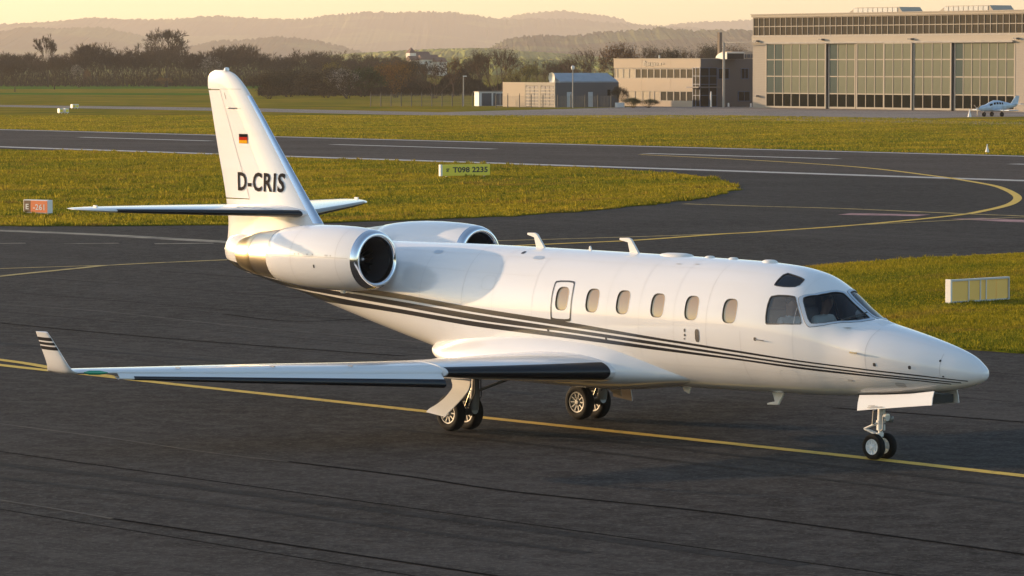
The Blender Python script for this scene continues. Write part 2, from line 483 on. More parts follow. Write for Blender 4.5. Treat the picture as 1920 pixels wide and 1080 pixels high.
def hill(px, Y, front, m, jit, seed):
    rng = np.random.default_rng(seed)
    us = np.arange(-500, 2421, 2.5)
    f = pchip([p[0] for p in px], [p[1] for p in px])
    zt = np.array([AT(u, f(u), Y).z for u in us])
    x = (us - 960) / CAM_F * Y
    slow = np.interp(us, us[::24], rng.normal(0, 0.5, len(us[::24])))
    rows = [(0.0, -0.03), (0.25, 0.12), (0.5, 0.36), (0.7, 0.62), (0.85, 0.83), (0.95, 0.95), (1.0, 1.0), (1.06, 0.9), (1.4, 0.2)]
    V = []
    for t, h in rows:
        j = rng.uniform(0, 1, len(us)) * jit * (1 if t in (0.95, 1.0) else 0.25)
        z = (zt - jit * 0.6) * h + (j if t > 0 else 0) + (slow * jit * 0.5 if t > 0 else 0)
        z = np.maximum(z, -1.0) if t > 0 else np.full(len(us), -1.0)
        V.append(np.stack([x + rng.normal(0, 1.5, len(us)), np.full(len(us), Y - front * (1 - t)) + rng.normal(0, 4, len(us)), z], 1))
    V = np.concatenate(V); n = len(us); T = []
    for i in range(len(rows) - 1):
        a = np.arange(n - 1) + i * n
        T += [np.stack([a, a + 1, a + n], 1), np.stack([a + 1, a + n + 1, a + n], 1)]
    o = np_mesh('hill', V, np.concatenate(T), m, smooth=True)
    return tag(o, kind='structure')
hill([(-500, 44), (0, 45), (100, 40), (190, 33), (300, 36), (400, 30), (480, 33), (560, 34), (640, 25), (700, 22), (800, 22), (870, 26), (950, 32), (1050, 34), (1200, 46), (1410, 60), (2420, 70)], 12200, 2600, M_hf, 9, 1)
hill([(-500, 70), (600, 66), (900, 40), (950, 31), (1000, 24), (1050, 22), (1110, 25), (1165, 32), (1180, 40), (1230, 47), (1300, 42), (1410, 38), (1700, 34), (2420, 40)], 14300, 1800, M_hf, 9, 2)
hill([(-500, 58), (0, 60), (60, 54), (120, 53), (190, 50), (230, 57), (270, 66), (330, 80), (500, 100), (900, 118), (2420, 118)], 9000, 1600, M_hf, 7, 3)
hill([(-500, 118), (200, 112), (330, 92), (400, 80), (470, 71), (530, 69), (580, 73), (640, 85), (700, 100), (900, 118), (2420, 118)], 7600, 1200, M_hf, 6, 4)
hill([(-500, 119), (700, 117), (900, 95), (940, 78), (956, 72), (1000, 67), (1080, 63), (1170, 56), (1240, 52), (1300, 54), (1420, 57), (1900, 60), (2420, 70)], 6000, 1300, M_hf, 6, 5)
hill([(-500, 118), (500, 115), (600, 106), (700, 97), (800, 92), (900, 90), (1000, 96), (1200, 110), (2420, 118)], 4000, 1200, M_hg, 0.8, 6)
hill([(-500, 118), (560, 116), (640, 111), (760, 107), (900, 106), (1050, 112), (2420, 118)], 2600, 500, M_hg, 0.6, 7)
# ------------------------------------------------------------------ business jet
XN = 1.977                                               # nose tip to nose wheel
JET = empty('business_jet', (5.245, 54.55, 0), -0.81372, 'white twin-engine business jet with dark cheat stripes taxiing along the yellow line', 'business jet')
def L(s, y, z): return Vector((XN - s, -y, z))           # s aft of the nose tip, y to starboard, z above the ground

def metal_mat(name, col, rough):
    return mat(name, col, rough, 1.0)
def car_paint(name, col, streak=0.04):
    m = mat(name, col, 0.22, 0.0, 0.75, spec=.3)
    nt = m.node_tree; p = nt.nodes['Principled BSDF']
    tc = nt.nodes.new('ShaderNodeTexCoord').outputs['Object']
    n = noise(nt, mapping(nt, tc, 0, (3.0, 1, 0.35)), 1.2, 6, 0.65)
    cc = mixc(nt, maprange(nt, n, 0.35, 0.75), col, [c * (1 - streak * k) for c, k in zip(col, (1.0, 1.3, 1.8))])
    nt.links.new(cc, p.inputs['Base Color'])
    nb = noise(nt, tc, 2.2, 3)
    bp = node(nt, 'ShaderNodeBump', Strength=0.05, Distance=0.02)
    nt.links.new(nb, bp.inputs['Height'])
    nt.links.new(bp.outputs[0], p.inputs['Normal'])
    nt.links.new(bp.outputs[0], p.inputs['Coat Normal'])
    return m
M_white = car_paint('aircraft_white', (0.76, 0.76, 0.77))
M_stripe = mat('stripe_charcoal', (0.018, 0.018, 0.022), 0.3, coat=0.6)
M_boot = mat('boot_rubber', (0.010, 0.011, 0.014), 0.33, bump=(30, 0.1))
M_chrome = metal_mat('polished_lip', (0.86, 0.87, 0.88), 0.12)
M_lead = metal_mat('leading_edge_metal', (0.80, 0.85, 0.90), 0.22)
M_nozzle = metal_mat('nozzle_metal', (0.86, 0.68, 0.40), 0.30)
M_bucket = metal_mat('reverser_metal', (0.70, 0.60, 0.46), 0.32)
M_dark = mat('dark_void', (0.008, 0.008, 0.009), 0.6)
M_fan = metal_mat('fan_metal', (0.30, 0.30, 0.31), 0.38)
M_tyre = mat('tyre_rubber', (0.009, 0.009, 0.009), 0.8, spec=.15, bump=(60, 0.2))
M_rim = mat('wheel_metal', (0.30, 0.29, 0.27), 0.55, 0.5)
M_rimw = mat('wheel_white', (0.70, 0.72, 0.72), 0.4)
M_strut = mat('gear_steel', (0.16, 0.16, 0.165), 0.4, 0.5)
M_strutw = mat('gear_white', (0.62, 0.62, 0.60), 0.45)
M_seal = mat('window_seal', (0.035, 0.036, 0.038), 0.5)
M_plate = mat('windshield_plate', (0.42, 0.49, 0.57), 0.4, 0.1)
M_liner = mat('cockpit_liner', (0.10, 0.10, 0.11), 0.7)
M_doorshade = mat('gear_door_inner_shade', (0.10, 0.085, 0.07), 0.6)  # dark brown paints the shadow onto the inner door faces
M_letter = mat('registration_black', (0.045, 0.038, 0.034), 0.7, spec=.0)
M_line = mat('panel_line', (0.46, 0.45, 0.45), 0.6)
M_dot = mat('port_dark', (0.03, 0.03, 0.035), 0.5)
M_antw = mat('antenna_white', (0.74, 0.72, 0.68), 0.45)
M_panerefl = mat('cabin_pane_reflection', (0.30, 0.185, 0.065), 0.06, coat=.6, ior=1.8)  # amber of the warm horizon reflection is put into the base colour
M_green = mat('green_lens', (0.01, 0.30, 0.16), 0.08, coat=1.0)
M_red = mat('beacon_red', (0.35, 0.03, 0.02), 0.15, coat=1.0)
M_lens = mat('clear_lens', (0.75, 0.75, 0.74), 0.1, coat=1.0)

def glass(name, tint, ior=1.55, veil=0.0):
    m = bpy.data.materials.new(name); m.use_nodes = True
    nt = m.node_tree; nt.nodes.remove(nt.nodes['Principled BSDF'])
    tr = nt.nodes.new('ShaderNodeBsdfTransparent'); tr.inputs[0].default_value = (*tint, 1)
    gl = nt.nodes.new('ShaderNodeBsdfGlossy'); gl.inputs['Roughness'].default_value = 0.02
    fr = nt.nodes.new('ShaderNodeFresnel'); fr.inputs[0].default_value = ior
    mx = nt.nodes.new('ShaderNodeMixShader')
    nt.links.new(fr.outputs[0], mx.inputs[0]); nt.links.new(tr.outputs[0], mx.inputs[1]); nt.links.new(gl.outputs[0], mx.inputs[2])
    if veil:
        df = nt.nodes.new('ShaderNodeBsdfDiffuse'); df.inputs[0].default_value = (.8, .8, .8, 1)
        m2 = nt.nodes.new('ShaderNodeMixShader'); m2.inputs[0].default_value = veil
        nt.links.new(mx.outputs[0], m2.inputs[1]); nt.links.new(df.outputs[0], m2.inputs[2]); mx = m2
    nt.links.new(mx.outputs[0], nt.nodes['Material Output'].inputs['Surface'])
    return m
M_glass = glass('cockpit_glass', (0.80, 0.84, 0.84))
M_glassh = glass('hazy_glass', (0.80, 0.84, 0.84), veil=.09)
M_glassd = glass('tinted_glass', (0.16, 0.20, 0.23), 1.7)

FT = np.array([(0, 1.335, 1.335, 0, 1.335, 2, 2), (.02, 1.402, 1.274, .055, 1.335, 2, 2), (.1, 1.468, 1.215, .118, 1.335, 2, 2), (.3, 1.585, 1.14, .217, 1.35, 2, 2), (.6, 1.683, 1.072, .318, 1.38, 2, 2), (1.0, 1.781, 1.012, .443, 1.43, 2, 2.05),
    (1.5, 1.886, .958, .562, 1.50, 2, 2.1), (1.85, 1.955, .927, .616, 1.55, 2.0, 2.1), (2.05, 2.00, .909, .63, 1.57, 2.05, 2.1), (2.4, 2.196, .884, .664, 1.61, 2.1, 2.15), (2.75, 2.443, .862, .719, 1.66, 2.1, 2.15), (3.15, 2.627, .849, .77, 1.71, 2.1, 2.15), (3.7, 2.713, .839, .805, 1.76, 2.1, 2.15),
    (4.5, 2.75, .825, .825, 1.79, 2.1, 2.2), (6, 2.768, .806, .832, 1.80, 2.1, 2.2), (8, 2.785, .809, .833, 1.80, 2.1, 2.2), (9.5, 2.792, .856, .828, 1.81, 2.1, 2.2), (10.5, 2.795, .978, .811, 1.87, 2.1, 2.15), (11.5, 2.787, 1.178, .761, 1.95, 2.1, 2.1), (12.5, 2.779, 1.386, .684, 2.06, 2.1, 2.05), (13.5, 2.772, 1.603, .586, 2.18, 2.05, 2), (14.5, 2.771, 1.824, .476, 2.29, 2, 2), (15.5, 2.781, 2.009, .357, 2.40, 2, 2), (16.2, 2.77, 2.147, .255, 2.45, 2, 2), (16.48, 2.73, 2.245, .185, 2.48, 2, 2), (16.62, 2.66, 2.33, .11, 2.49, 2, 2), (16.68, 2.56, 2.42, .04, 2.49, 2, 2)])
_FT = [pchip(np.sqrt(FT[:, 0]), FT[:, k]) for k in range(1, 7)]
_sec = {}
def sec(s):
    k = round(s, 5)
    if k not in _sec: _sec[k] = [F(math.sqrt(max(s, 0))) for F in _FT]
    return _sec[k]
def fp(s, th):
    """fuselage surface: s aft of the nose, th from -90 (keel) over 0 (starboard) and 90 (roof) to 180 (port)."""
    top, bot, w, zc, nt, nb = sec(s)
    c, q = math.cos(th), math.sin(th)
    n = nt if q >= 0 else nb
    return Vector((s, w * math.copysign(abs(c) ** (2 / n), c), zc + ((top - zc) if q >= 0 else (zc - bot)) * math.copysign(abs(q) ** (2 / n), q)))
def fn(s, th):
    s = max(s, 0.01)
    a = fp(s + 0.01, th) - fp(s - 0.01 if s > 0.01 else 0, th)
    b = fp(s, th + 0.01) - fp(s, th - 0.01)
    n = b.cross(a)
    n.normalize()
    p = fp(s, th)
    if n.dot(Vector((0, p.y, p.z - sec(s)[3]))) < 0: n = -n
    return n
def fo(s, th, off):
    p = fp(s, th) + fn(s, th) * off
    return L(p.x, p.y, p.z)
def th_z(s, z):
    top, bot, w, zc, nt, nb = sec(s)
    if z >= zc: return math.asin(min((z - zc) / max(top - zc, 1e-6), 1) ** (nt / 2))
    return -math.asin(min((zc - z) / max(zc - bot, 1e-6), 1) ** (nb / 2))
def th_y(s, y):
    top, bot, w, zc, nt, nb = sec(s)
    return math.acos(min(abs(y) / w, 1) ** (nt / 2))
def chaikin(P, n=2):
    for _ in range(n):
        Q = []
        for i in range(len(P)):
            a, b = P[i], P[(i + 1) % len(P)]
            Q += [(a[0] * .75 + b[0] * .25, a[1] * .75 + b[1] * .25), (a[0] * .25 + b[0] * .75, a[1] * .25 + b[1] * .75)]
        P = Q
    return P
def densify(P, step):
    Q = []
    for k in range(len(P)):
        a, b = P[k], P[(k + 1) % len(P)]; n = max(1, int(math.hypot(b[0] - a[0], (b[1] - a[1]) * .83) / step))
        Q += [(lerp(a[0], b[0], j / n), lerp(a[1], b[1], j / n)) for j in range(n)]
    return Q
def inside(p, poly):
    x, y = p; r_ = False; j = len(poly) - 1
    for i in range(len(poly)):
        xi, yi = poly[i]; xj, yj = poly[j]
        if (yi > y) != (yj > y) and x < (xj - xi) * (y - yi) / (yj - yi) + xi: r_ = not r_
        j = i
    return r_
def pdist(p, poly):
    best = 9
    for i in range(len(poly)):
        a = Vector(poly[i]); b = Vector(poly[(i + 1) % len(poly)]); q = Vector(p)
        t = max(0, min(1, (q - a).dot(b - a) / max((b - a).length_squared, 1e-12)))
        best = min(best, (q - a - (b - a) * t).length)
    return best
def scaled(poly, d):
    """outline grown by about d metres (s by d, th by d / 0.83)."""
    cx = sum(p[0] for p in poly) / len(poly); cy = sum(p[1] for p in poly) / len(poly)
    hx = max(abs(p[0] - cx) for p in poly); hy = max(abs(p[1] - cy) for p in poly)
    return [(cx + (p[0] - cx) * (1 + d / hx), cy + (p[1] - cy) * (1 + d / 0.83 / hy)) for p in poly]
def port(poly): return [(s, math.pi - t) for s, t in poly][::-1]

def rrect(s, z, w, h, lean=0.0):
    P = []
    for k in range(28):
        a = 2 * math.pi * k / 28
        c, q = math.cos(a), math.sin(a)
        P.append((s + w / 2 * math.copysign(abs(c) ** 0.62, c) + lean * q, z + h / 2 * math.copysign(abs(q) ** 0.62, q)))
    return [(a, th_z(a, b)) for a, b in P]
cabin = [rrect(s, z, 0.255, 0.335) for s, z in ((7.66, 2.08), (7.005, 2.08), (6.357, 2.083), (5.633, 2.068), (4.936, 2.062), (4.178, 2.053))]
side = chaikin([(a, th_z(a, b)) for a, b in ((3.49, 2.295), (3.10, 2.30), (2.86, 1.915), (3.48, 1.905))], 3)
side = chaikin([(a, th_z(a, b)) for a, b in ((3.492, 2.24), (3.455, 2.30), (3.10, 2.302), (3.06, 2.27), (2.862, 1.97), (2.885, 1.915), (3.43, 1.90), (3.475, 1.93))], 1)
wsh = chaikin([(2.945, th_z(2.945, 2.275)), (2.92, th_z(2.92, 2.305)), (2.74, th_z(2.74, 2.325)), (2.63, th_y(2.63, 0.10)), (2.59, th_y(2.59, 0.065)), (2.35, th_y(2.35, 0.065)), (2.14, th_y(2.14, 0.065)), (2.10, th_y(2.10, 0.12)), (2.17, th_z(2.17, 1.985)), (2.45, th_z(2.45, 1.958)), (2.66, th_z(2.66, 1.935)), (2.735, th_z(2.735, 1.97)), (2.84, th_z(2.84, 2.13))], 1)
eye = chaikin([(a, th_z(a, b)) for a, b in ((3.49, 2.615), (3.36, 2.592), (3.15, 2.545), (3.12, 2.52), (3.13, 2.44), (3.30, 2.43), (3.50, 2.445), (3.515, 2.475))], 1)
side, wsh, eye = [densify(q_, .03) for q_ in (side, wsh, eye)]
openings = []
for o_ in [side, wsh, eye] + cabin: openings += [o_, port(o_)]

def grid_axes():
    S = list(np.linspace(0.05, math.sqrt(16.68), 200) ** 2)
    T = list(np.linspace(-math.pi / 2, 1.5 * math.pi, 129))
    return S, T
def block_tris(S, T, holes, keep_in=None):
    """constrained triangulation of the (s, th) rectangle S x T around the holes; returns points, triangles."""
    pts, edges = [], []
    ns, ntt = len(S), len(T)
    K = 0.83
    H = [[(s, t * K) for s, t in h] for h in holes]
    bb = [(min(p[0] for p in h) - .05, max(p[0] for p in h) + .05, min(p[1] for p in h) - .05, max(p[1] for p in h) + .05) for h in H]
    idx = {}
    for i, s in enumerate(S):
        for j, t in enumerate(T):
            border = i in (0, ns - 1) or j in (0, ntt - 1)
            p = (s, t * K); ok = True
            if not border:
                for h, b in zip(H, bb):
                    if b[0] < p[0] < b[1] and b[2] < p[1] < b[3] and (inside(p, h) or pdist(p, h) < 0.012): ok = False; break
            if ok: idx[i, j] = len(pts); pts.append(p)
    for i in range(ns - 1): edges += [(idx[i, 0], idx[i + 1, 0]), (idx[i, ntt - 1], idx[i + 1, ntt - 1])]
    for j in range(ntt - 1): edges += [(idx[0, j], idx[0, j + 1]), (idx[ns - 1, j], idx[ns - 1, j + 1])]
    for h in H:
        o = len(pts); pts += h
        edges += [(o + k, o + (k + 1) % len(h)) for k in range(len(h))]
    V, E_, F, *_ = delaunay_2d_cdt([Vector(p) for p in pts], edges, [], 0, 1e-7)
    tris = []
    for f in F:
        c = (sum(V[i].x for i in f) / len(f), sum(V[i].y for i in f) / len(f))
        if any(b[0] < c[0] < b[1] and b[2] < c[1] < b[3] and inside(c, h) for h, b in zip(H, bb)): continue
        tris.append(tuple(f))
    return [(v.x, v.y / K) for v in V], tris
def poly_tris(poly, step=0.05):
    K = 0.83
    P = [(s, t * K) for s, t in poly]
    pts = list(P); edges = [(k, (k + 1) % len(P)) for k in range(len(P))]
    x0, x1 = min(p[0] for p in P), max(p[0] for p in P); y0, y1 = min(p[1] for p in P), max(p[1] for p in P)
    for x in np.arange(x0 + step / 2, x1, step):
        for y in np.arange(y0 + step / 2, y1, step):
            if inside((x, y), P) and pdist((x, y), P) > step * 0.3: pts.append((x, y))
    V, E_, F, *_ = delaunay_2d_cdt([Vector(p) for p in pts], edges, [], 1, 1e-7)
    return [(v.x, v.y / K) for v in V], [tuple(f) for f in F]
def decal(name, poly, off, m, parent, step=0.06):
    V, F = poly_tris(poly, step)
    mb = MB(); mb.add([fo(s, t, off) for s, t in V], F)
    return mb.build(name, m, parent, 60)
def ring(name, inner, outer, oin, oout, m, parent, lip=None):
    mb = MB(); n = len(inner)
    rows = [[fo(s, t, oout) for s, t in outer], [fo(s, t, oin) for s, t in inner]]
    if lip is not None: rows.append([fo(s, t, lip) for s, t in inner])
    mb.loft(rows, True, (False, False))
    return mb.build(name, m, parent, 30)

# fuselage skin with real window openings
S_, T_ = grid_axes()
i0 = max(i for i, s in enumerate(S_) if s < 1.98); i1 = min(i for i, s in enumerate(S_) if s > 7.95)
j0 = max(j for j, t in enumerate(T_) if t < -0.02); j1 = min(j for j, t in enumerate(T_) if t > math.pi + 0.02)
mb = MB()
mb.add([fo(s, t, 0) for s in S_ for t in T_], [])
nT = len(T_)
for i in range(len(S_) - 1):
    for j in range(nT - 1):
        if i0 <= i < i1 and j0 <= j < j1: continue
        a = i * nT + j
        mb.f.append((a, a + 1, a + nT + 1, a + nT)); mb.m.append(0)
bV, bF = block_tris(S_[i0:i1 + 1], T_[j0:j1 + 1], openings)
mb.add([fo(s, t, 0) for s, t in bV], bF)
tipc = len(mb.v); mb.v.append(tuple(L(0, 0, 1.335)))
for j in range(nT - 1): mb.f.append((tipc, j + 1, j)); mb.m.append(0)
e0 = (len(S_) - 1) * nT
mb.f.append(tuple(e0 + j for j in range(nT - 1))); mb.m.append(0)
FUS = mb.build('fuselage', M_white, JET, 60)

# cockpit liner inside the skin (same openings), floor, bulkhead, glareshield
ia = max(i for i, s in enumerate(S_) if s < 2.03); ib = min(i for i, s in enumerate(S_) if s > 3.85)
ja = max(j for j, t in enumerate(T_) if t < -0.5); jb = min(j for j, t in enumerate(T_) if t > math.pi + 0.5)
cv, cf = block_tris(S_[ia:ib + 1], T_[ja:jb + 1], [side, wsh, eye, port(side), port(wsh), port(eye)])
mb = MB(); mb.add([fo(s, t, -0.035) for s, t in cv], cf)
fl = [(s, ) for s in np.linspace(2.05, 3.84, 12)]
mb.loft([[L(s, q * (abs(fp(s, th_z(s, 1.28)).y) - .04), 1.28) for q in (-1, 1)] for (s,) in fl], False, (False, False))
mb.add([fo(3.84, t, -.035) for t in np.linspace(-.5, math.pi + .5, 40)], [tuple(range(40))])
mb.build('cockpit_interior', M_liner, JET, 40)
mb = MB()
mb.loft([[L(2.12, y, 1.90) for y in np.linspace(-.5, .5, 9)], [L(2.45, y, 1.955 - .25 * (y / .6) ** 2 * .3) for y in np.linspace(-.56, .56, 9)], [L(2.52, y, 1.90) for y in np.linspace(-.56, .56, 9)], [L(2.50, y, 1.45) for y in np.linspace(-.52, .52, 9)]], False, (False, False))
mb.build('instrument_panel', M_liner, JET, 40)
for y in (0.33, -0.33):
    mb = MB()
    mb.box(tuple(L(3.56, y + .22, 1.36)), tuple(L(3.06, y - .22, 1.46)))
    mb.loft([[L(3.54 + .10 * t, y + a, 1.44 + .64 * t) for a in (-.2, .2)] + [L(3.64 + .10 * t, y + a, 1.44 + .64 * t) for a in (.2, -.2)] for t in (0, .5, 1)])
    mb.box(tuple(L(3.73, y + .12, 2.11)), tuple(L(3.63, y - .12, 2.30)))
    mb.build('pilot_seat', mat('seat_leather', (0.10, 0.10, 0.11), 0.6), JET, 30, 0.02)

for nm, poly, m, rec in [('side_window', side, M_glassh, -0.012), ('windshield', wsh, M_glass, -0.010), ('eyebrow_window', eye, M_glassd, -0.008)]:
    for pl in (poly, port(poly)):
        w_ = decal(nm, pl, rec, m, FUS, 0.07)
        ring('seal', pl, scaled(pl, 0.016), 0.0015, 0.003, M_seal, FUS, rec - 0.004)
        if nm == 'windshield': ring('windshield_frame', scaled(pl, 0.016), scaled(pl, 0.075), 0.005, 0.005, M_plate, FUS); ring('frame_outline', scaled(pl, 0.075), scaled(pl, 0.084), 0.0045, 0.002, M_seal, FUS)
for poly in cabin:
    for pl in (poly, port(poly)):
        decal('cabin_window', pl, -0.014, M_panerefl, FUS, 0.06)
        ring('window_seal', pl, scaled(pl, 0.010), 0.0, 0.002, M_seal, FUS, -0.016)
# wiper arm
mb = MB(); mb.tube([fo(2.20, th_y(2.20, 0.05), 0.03), fo(2.22, th_y(2.22, 0.30), 0.02), fo(2.30, th_z(2.30, 1.985), 0.02)], 0.010, 6)
mb.build('wiper', M_seal, FUS)
# fairing step at the foot of the windshield centre post
mb = MB()
mb.loft([[L(1.78 + .34 * t, y * (1 - .2 * t), sec(1.78 + .34 * t)[0] - .012 + h * math.sin(math.pi * min(1, t * 1.1 + .05)) * (1 - (y / .16) ** 2)) for y in np.linspace(-.16, .16, 9)] for t in np.linspace(0, 1, 6) for h in (0.045,)], False, (False, False))
mb.build('defog_fairing', M_white, FUS, 60)

# stripes: s, upper edge, lower edge
STR = [
    [(0.233, 1.239, 1.226), (1.077, 1.302, 1.283), (2.513, 1.379, 1.358), (4.058, 1.489, 1.457), (5.756, 1.602, 1.562), (7.55, 1.735, 1.664), (9.464, 1.850, 1.775), (11.52, 1.994, 1.913), (12.9, 2.062, 1.972), (14.17, 2.13, 2.039), (15.3, 2.21, 2.105), (16.25, 2.31, 2.17), (16.5, 2.34, 2.23)],
    [(0.335, 1.212, 1.197), (1.088, 1.256, 1.237), (2.525, 1.330, 1.305), (4.073, 1.426, 1.395), (5.765, 1.533, 1.484), (7.567, 1.635, 1.580), (9.464, 1.744, 1.660), (11.54, 1.877, 1.797), (12.92, 1.944, 1.868), (14.2, 2.003, 1.922), (14.9, 2.045, 1.948), (15.86, 2.135, 2.0)],
    [(0.487, 1.187, 1.174), (1.096, 1.226, 1.208), (2.54, 1.288, 1.258), (4.088, 1.372, 1.343), (5.78, 1.458, 1.409), (7.575, 1.553, 1.484), (9.475, 1.633, 1.556), (11.56, 1.756, 1.682), (12.6, 1.81, 1.72), (13.24, 1.847, 1.735), (13.9, 1.883, 1.75), (14.9, 1.928, 1.85)]]
for tb in STR:
    ft = pchip([r_[0] for r_ in tb], [r_[1] for r_ in tb]); fb = pchip([r_[0] for r_ in tb], [r_[2] for r_ in tb])
    ss = np.linspace(tb[0][0], tb[-1][0], 170)
    for sg in (1, -1):
        rows = []
        for s in ss:
            a, b = th_z(s, max(ft(s), sec(s)[1] + .002)), th_z(s, max(fb(s), sec(s)[1]))
            row = []
            for k in range(7):
                t = lerp(b, a, k / 6)
                p = fo(s, t, 0.003) if sg > 0 else fo(s, math.pi - t, 0.003)
                row.append(p)
            rows.append(row)
        mb = MB(); mb.loft(rows, False, (False, False))
        mb.build('stripe', M_stripe, FUS, 60)

# emergency exit outline, handle, ports, panel lines, placards
out = chaikin([(a, th_z(a, b)) for a, b in ((7.90, 2.30), (7.87, 2.345), (7.50, 2.355), (7.445, 2.315), (7.425, 1.77), (7.47, 1.735), (7.85, 1.735), (7.885, 1.77))], 1)
out = densify(out, .03)
for pl in (out, port(out)): ring('exit_outline', scaled(pl, -0.026), pl, 0.003, 0.003, M_stripe, FUS)
decal('door_handle', rrect(4.80, 1.665, 0.085, 0.19), 0.004, M_dot, FUS, 0.03)
for s, z, w, h in ((5.05, 1.73, .03, .05), (5.05, 1.66, .035, .035), (5.06, 1.605, .03, .02), (3.665, 1.672, .05, .05), (1.587, 1.407, .045, .05), (1.038, 1.392, .045, .05), (7.94, 1.595, .05, .05), (0.61, 1.50, .03, .03), (0.56, 1.285, .03, .02), (1.26, 1.131, .16, .07), (2.09, 1.153, .09, .03), (6.7, 1.52, .04, .05)):
    decal('port', rrect(s, z, w, h), 0.004, M_dot if w < 0.08 else M_line, FUS, 0.03)
mb = MB(); mb.tube([fo(3.66, th_z(3.66, 1.672), 0.0), fo(3.62, th_z(3.62, 1.668), 0.03), fo(3.48, th_z(3.48, 1.66), 0.03)], 0.007, 6)
mb.build('pitot_probe', M_strut, FUS)
mb = MB(); mb.tube([fo(1.98, th_z(1.98, 1.565), 0.0), fo(1.96, th_z(1.96, 1.565), 0.05), fo(1.84, th_z(1.84, 1.56), 0.05)], 0.012, 8)
mb.build('pitot_probe', M_nozzle, FUS)
decal('beacon_window', rrect(8.55, 2.655, .22, .05), 0.004, M_plate, FUS, .04)
decal('beacon_window', rrect(10.85, 2.665, .20, .05), 0.004, M_plate, FUS, .04)
decal('vent', rrect(8.99, 2.715, .07, .035), 0.004, M_dot, FUS, .03)
decal('step_mark', rrect(5.60, 2.668, .10, .012), 0.004, M_line, FUS, .03)
decal('step_mark', rrect(5.24, 2.676, .08, .012), 0.004, M_line, FUS, .03)
def hoop(s, t0, t1, w=0.006, m=M_line):
    tt = np.linspace(t0, t1, 40)
    mb = MB(); mb.loft([[fo(s, t, 0.0015), fo(s + w, t, 0.0015)] for t in tt], False, (False, False))
    mb.build('panel_seam', m, FUS, 60)
hoop(1.73, -0.5, 1.1); hoop(0.60, -0.3, 0.8); hoop(4.62, -0.3, 1.2, 0.004); hoop(9.9, -0.2, 1.4, 0.005); hoop(3.95, -0.9, 0.0, 0.004)
hoop(10.9, -0.2, 0.9, 0.004)
M_fine = mat('fine_seam', (0.60, 0.595, 0.59), 0.55)
for s_ in (2.98, 5.28, 6.0, 6.68, 8.3, 9.2, 12.2, 13.3): hoop(s_, -0.6, 1.5, 0.0045, M_fine)
for t_, a_, b_ in ((1.02, 3.6, 12.0), (-0.62, 2.2, 6.2), (0.62, 8.3, 10.9), (0.98, 0.62, 1.9)):
    for sg_ in (0, 1):
        mb = MB(); mb.loft([[fo(s_, (math.pi - t_) if sg_ else t_, .0015), fo(s_, (math.pi - t_ - .005) if sg_ else t_ + .005, .0015)] for s_ in np.linspace(a_, b_, 50)], False, (False, False)); mb.build('panel_seam', M_fine, FUS, 60)
for s_, z_, w_, h_ in ((9.35, 2.25, .30, .22), (3.15, 1.15, .34, .20), (6.3, 1.28, .26, .16), (10.3, 1.55, .36, .20), (12.6, 2.25, .3, .2)):
    o_ = rrect(s_, z_, w_, h_); ring('access_panel', scaled(o_, -.005), o_, .0015, .0015, M_fine, FUS)

# antennas on the roof and belly
def blade(pts, y0, th, name='antenna', m=M_antw):
    mb = MB()
    mb.loft([[L(s, y0 - th, z) for s, z in pts], [L(s, y0, z) for s, z in pts], [L(s, y0 + th, z) for s, z in pts]], True, (True, True))
    return mb.build(name, m, FUS, 30, 0.006)
blade([(9.04, 2.76), (9.10, 2.94), (9.25, 2.975), (9.25, 3.005), (9.09, 3.01), (9.03, 2.99), (8.84, 2.76)], 0, .018)
blade([(6.99, 2.75), (7.04, 2.93), (7.215, 2.96), (7.215, 2.99), (7.03, 3.0), (6.97, 2.98), (6.79, 2.75)], 0, .018)
blade([(7.90, 2.76), (7.88, 2.84), (7.86, 2.85), (7.82, 2.76)], 0, .012)
blade([(4.06, .86), (4.00, .70), (4.15, .668), (4.15, .645), (3.93, .655), (3.80, .86)], 0, .016)
blade([(5.9, .83), (5.85, .74), (5.75, .70), (5.70, .83)], 0, .012)
def dome(s, a, b, h):
    mb = MB(); z0 = sec(s)[0] - 0.02
    rings = [[L(s + a * q * math.cos(t), b * q * math.sin(t), z0 + h * math.sqrt(max(0, 1 - q ** 4))) for t in np.linspace(0, 2 * math.pi, 25)[:-1]] for q in (1, .97, .85, .6, .3, .02)]
    mb.loft(rings, True, (False, True)); mb.build('antenna_dome', M_antw, FUS, 50)
dome(6.02, .34, .16, .055); dome(5.33, .09, .07, .045); dome(4.85, .09, .07, .045); dome(4.12, .14, .10, .055)

# wing-root fairing
FR = [(5.2, .50, .88, 1.30, 2.1), (5.7, .66, .83, 1.40, 2.1), (6.2, .82, .77, 1.52, 2.05), (6.7, .95, .715, 1.62, 2.0), (7.3, 1.01, .685, 1.68, 2.0), (8.2, 1.03, .68, 1.70, 2.0), (9.0, 1.02, .69, 1.66, 2.0), (9.6, .985, .72, 1.59, 2.0), (10.1, .91, .78, 1.50, 2.0), (10.45, .81, .855, 1.42, 2.0), (10.7, .69, .94, 1.36, 2.0), (10.88, .55, 1.03, 1.31, 2.0), (11.0, .38, 1.10, 1.27, 2.0)]
ff = [pchip([r_[0] for r_ in FR], [r_[k] for r_ in FR]) for k in range(1, 5)]
mb = MB(); rows = []
for s in np.linspace(5.2, 11.0, 80):
    w, b, t, n = [F(s) for F in ff]; zc = b + (t - b) * .34
    rows.append([L(s, w * math.copysign(abs(math.cos(a)) ** (2 / n), math.cos(a)), zc + ((t - zc) if math.sin(a) > 0 else (zc - b)) * math.copysign(abs(math.sin(a)) ** (2 / n), math.sin(a))) for a in np.linspace(0, 2 * math.pi, 65)[:-1]])
mb.loft(rows); mb.build('wing_fairing', M_white, JET, 60)

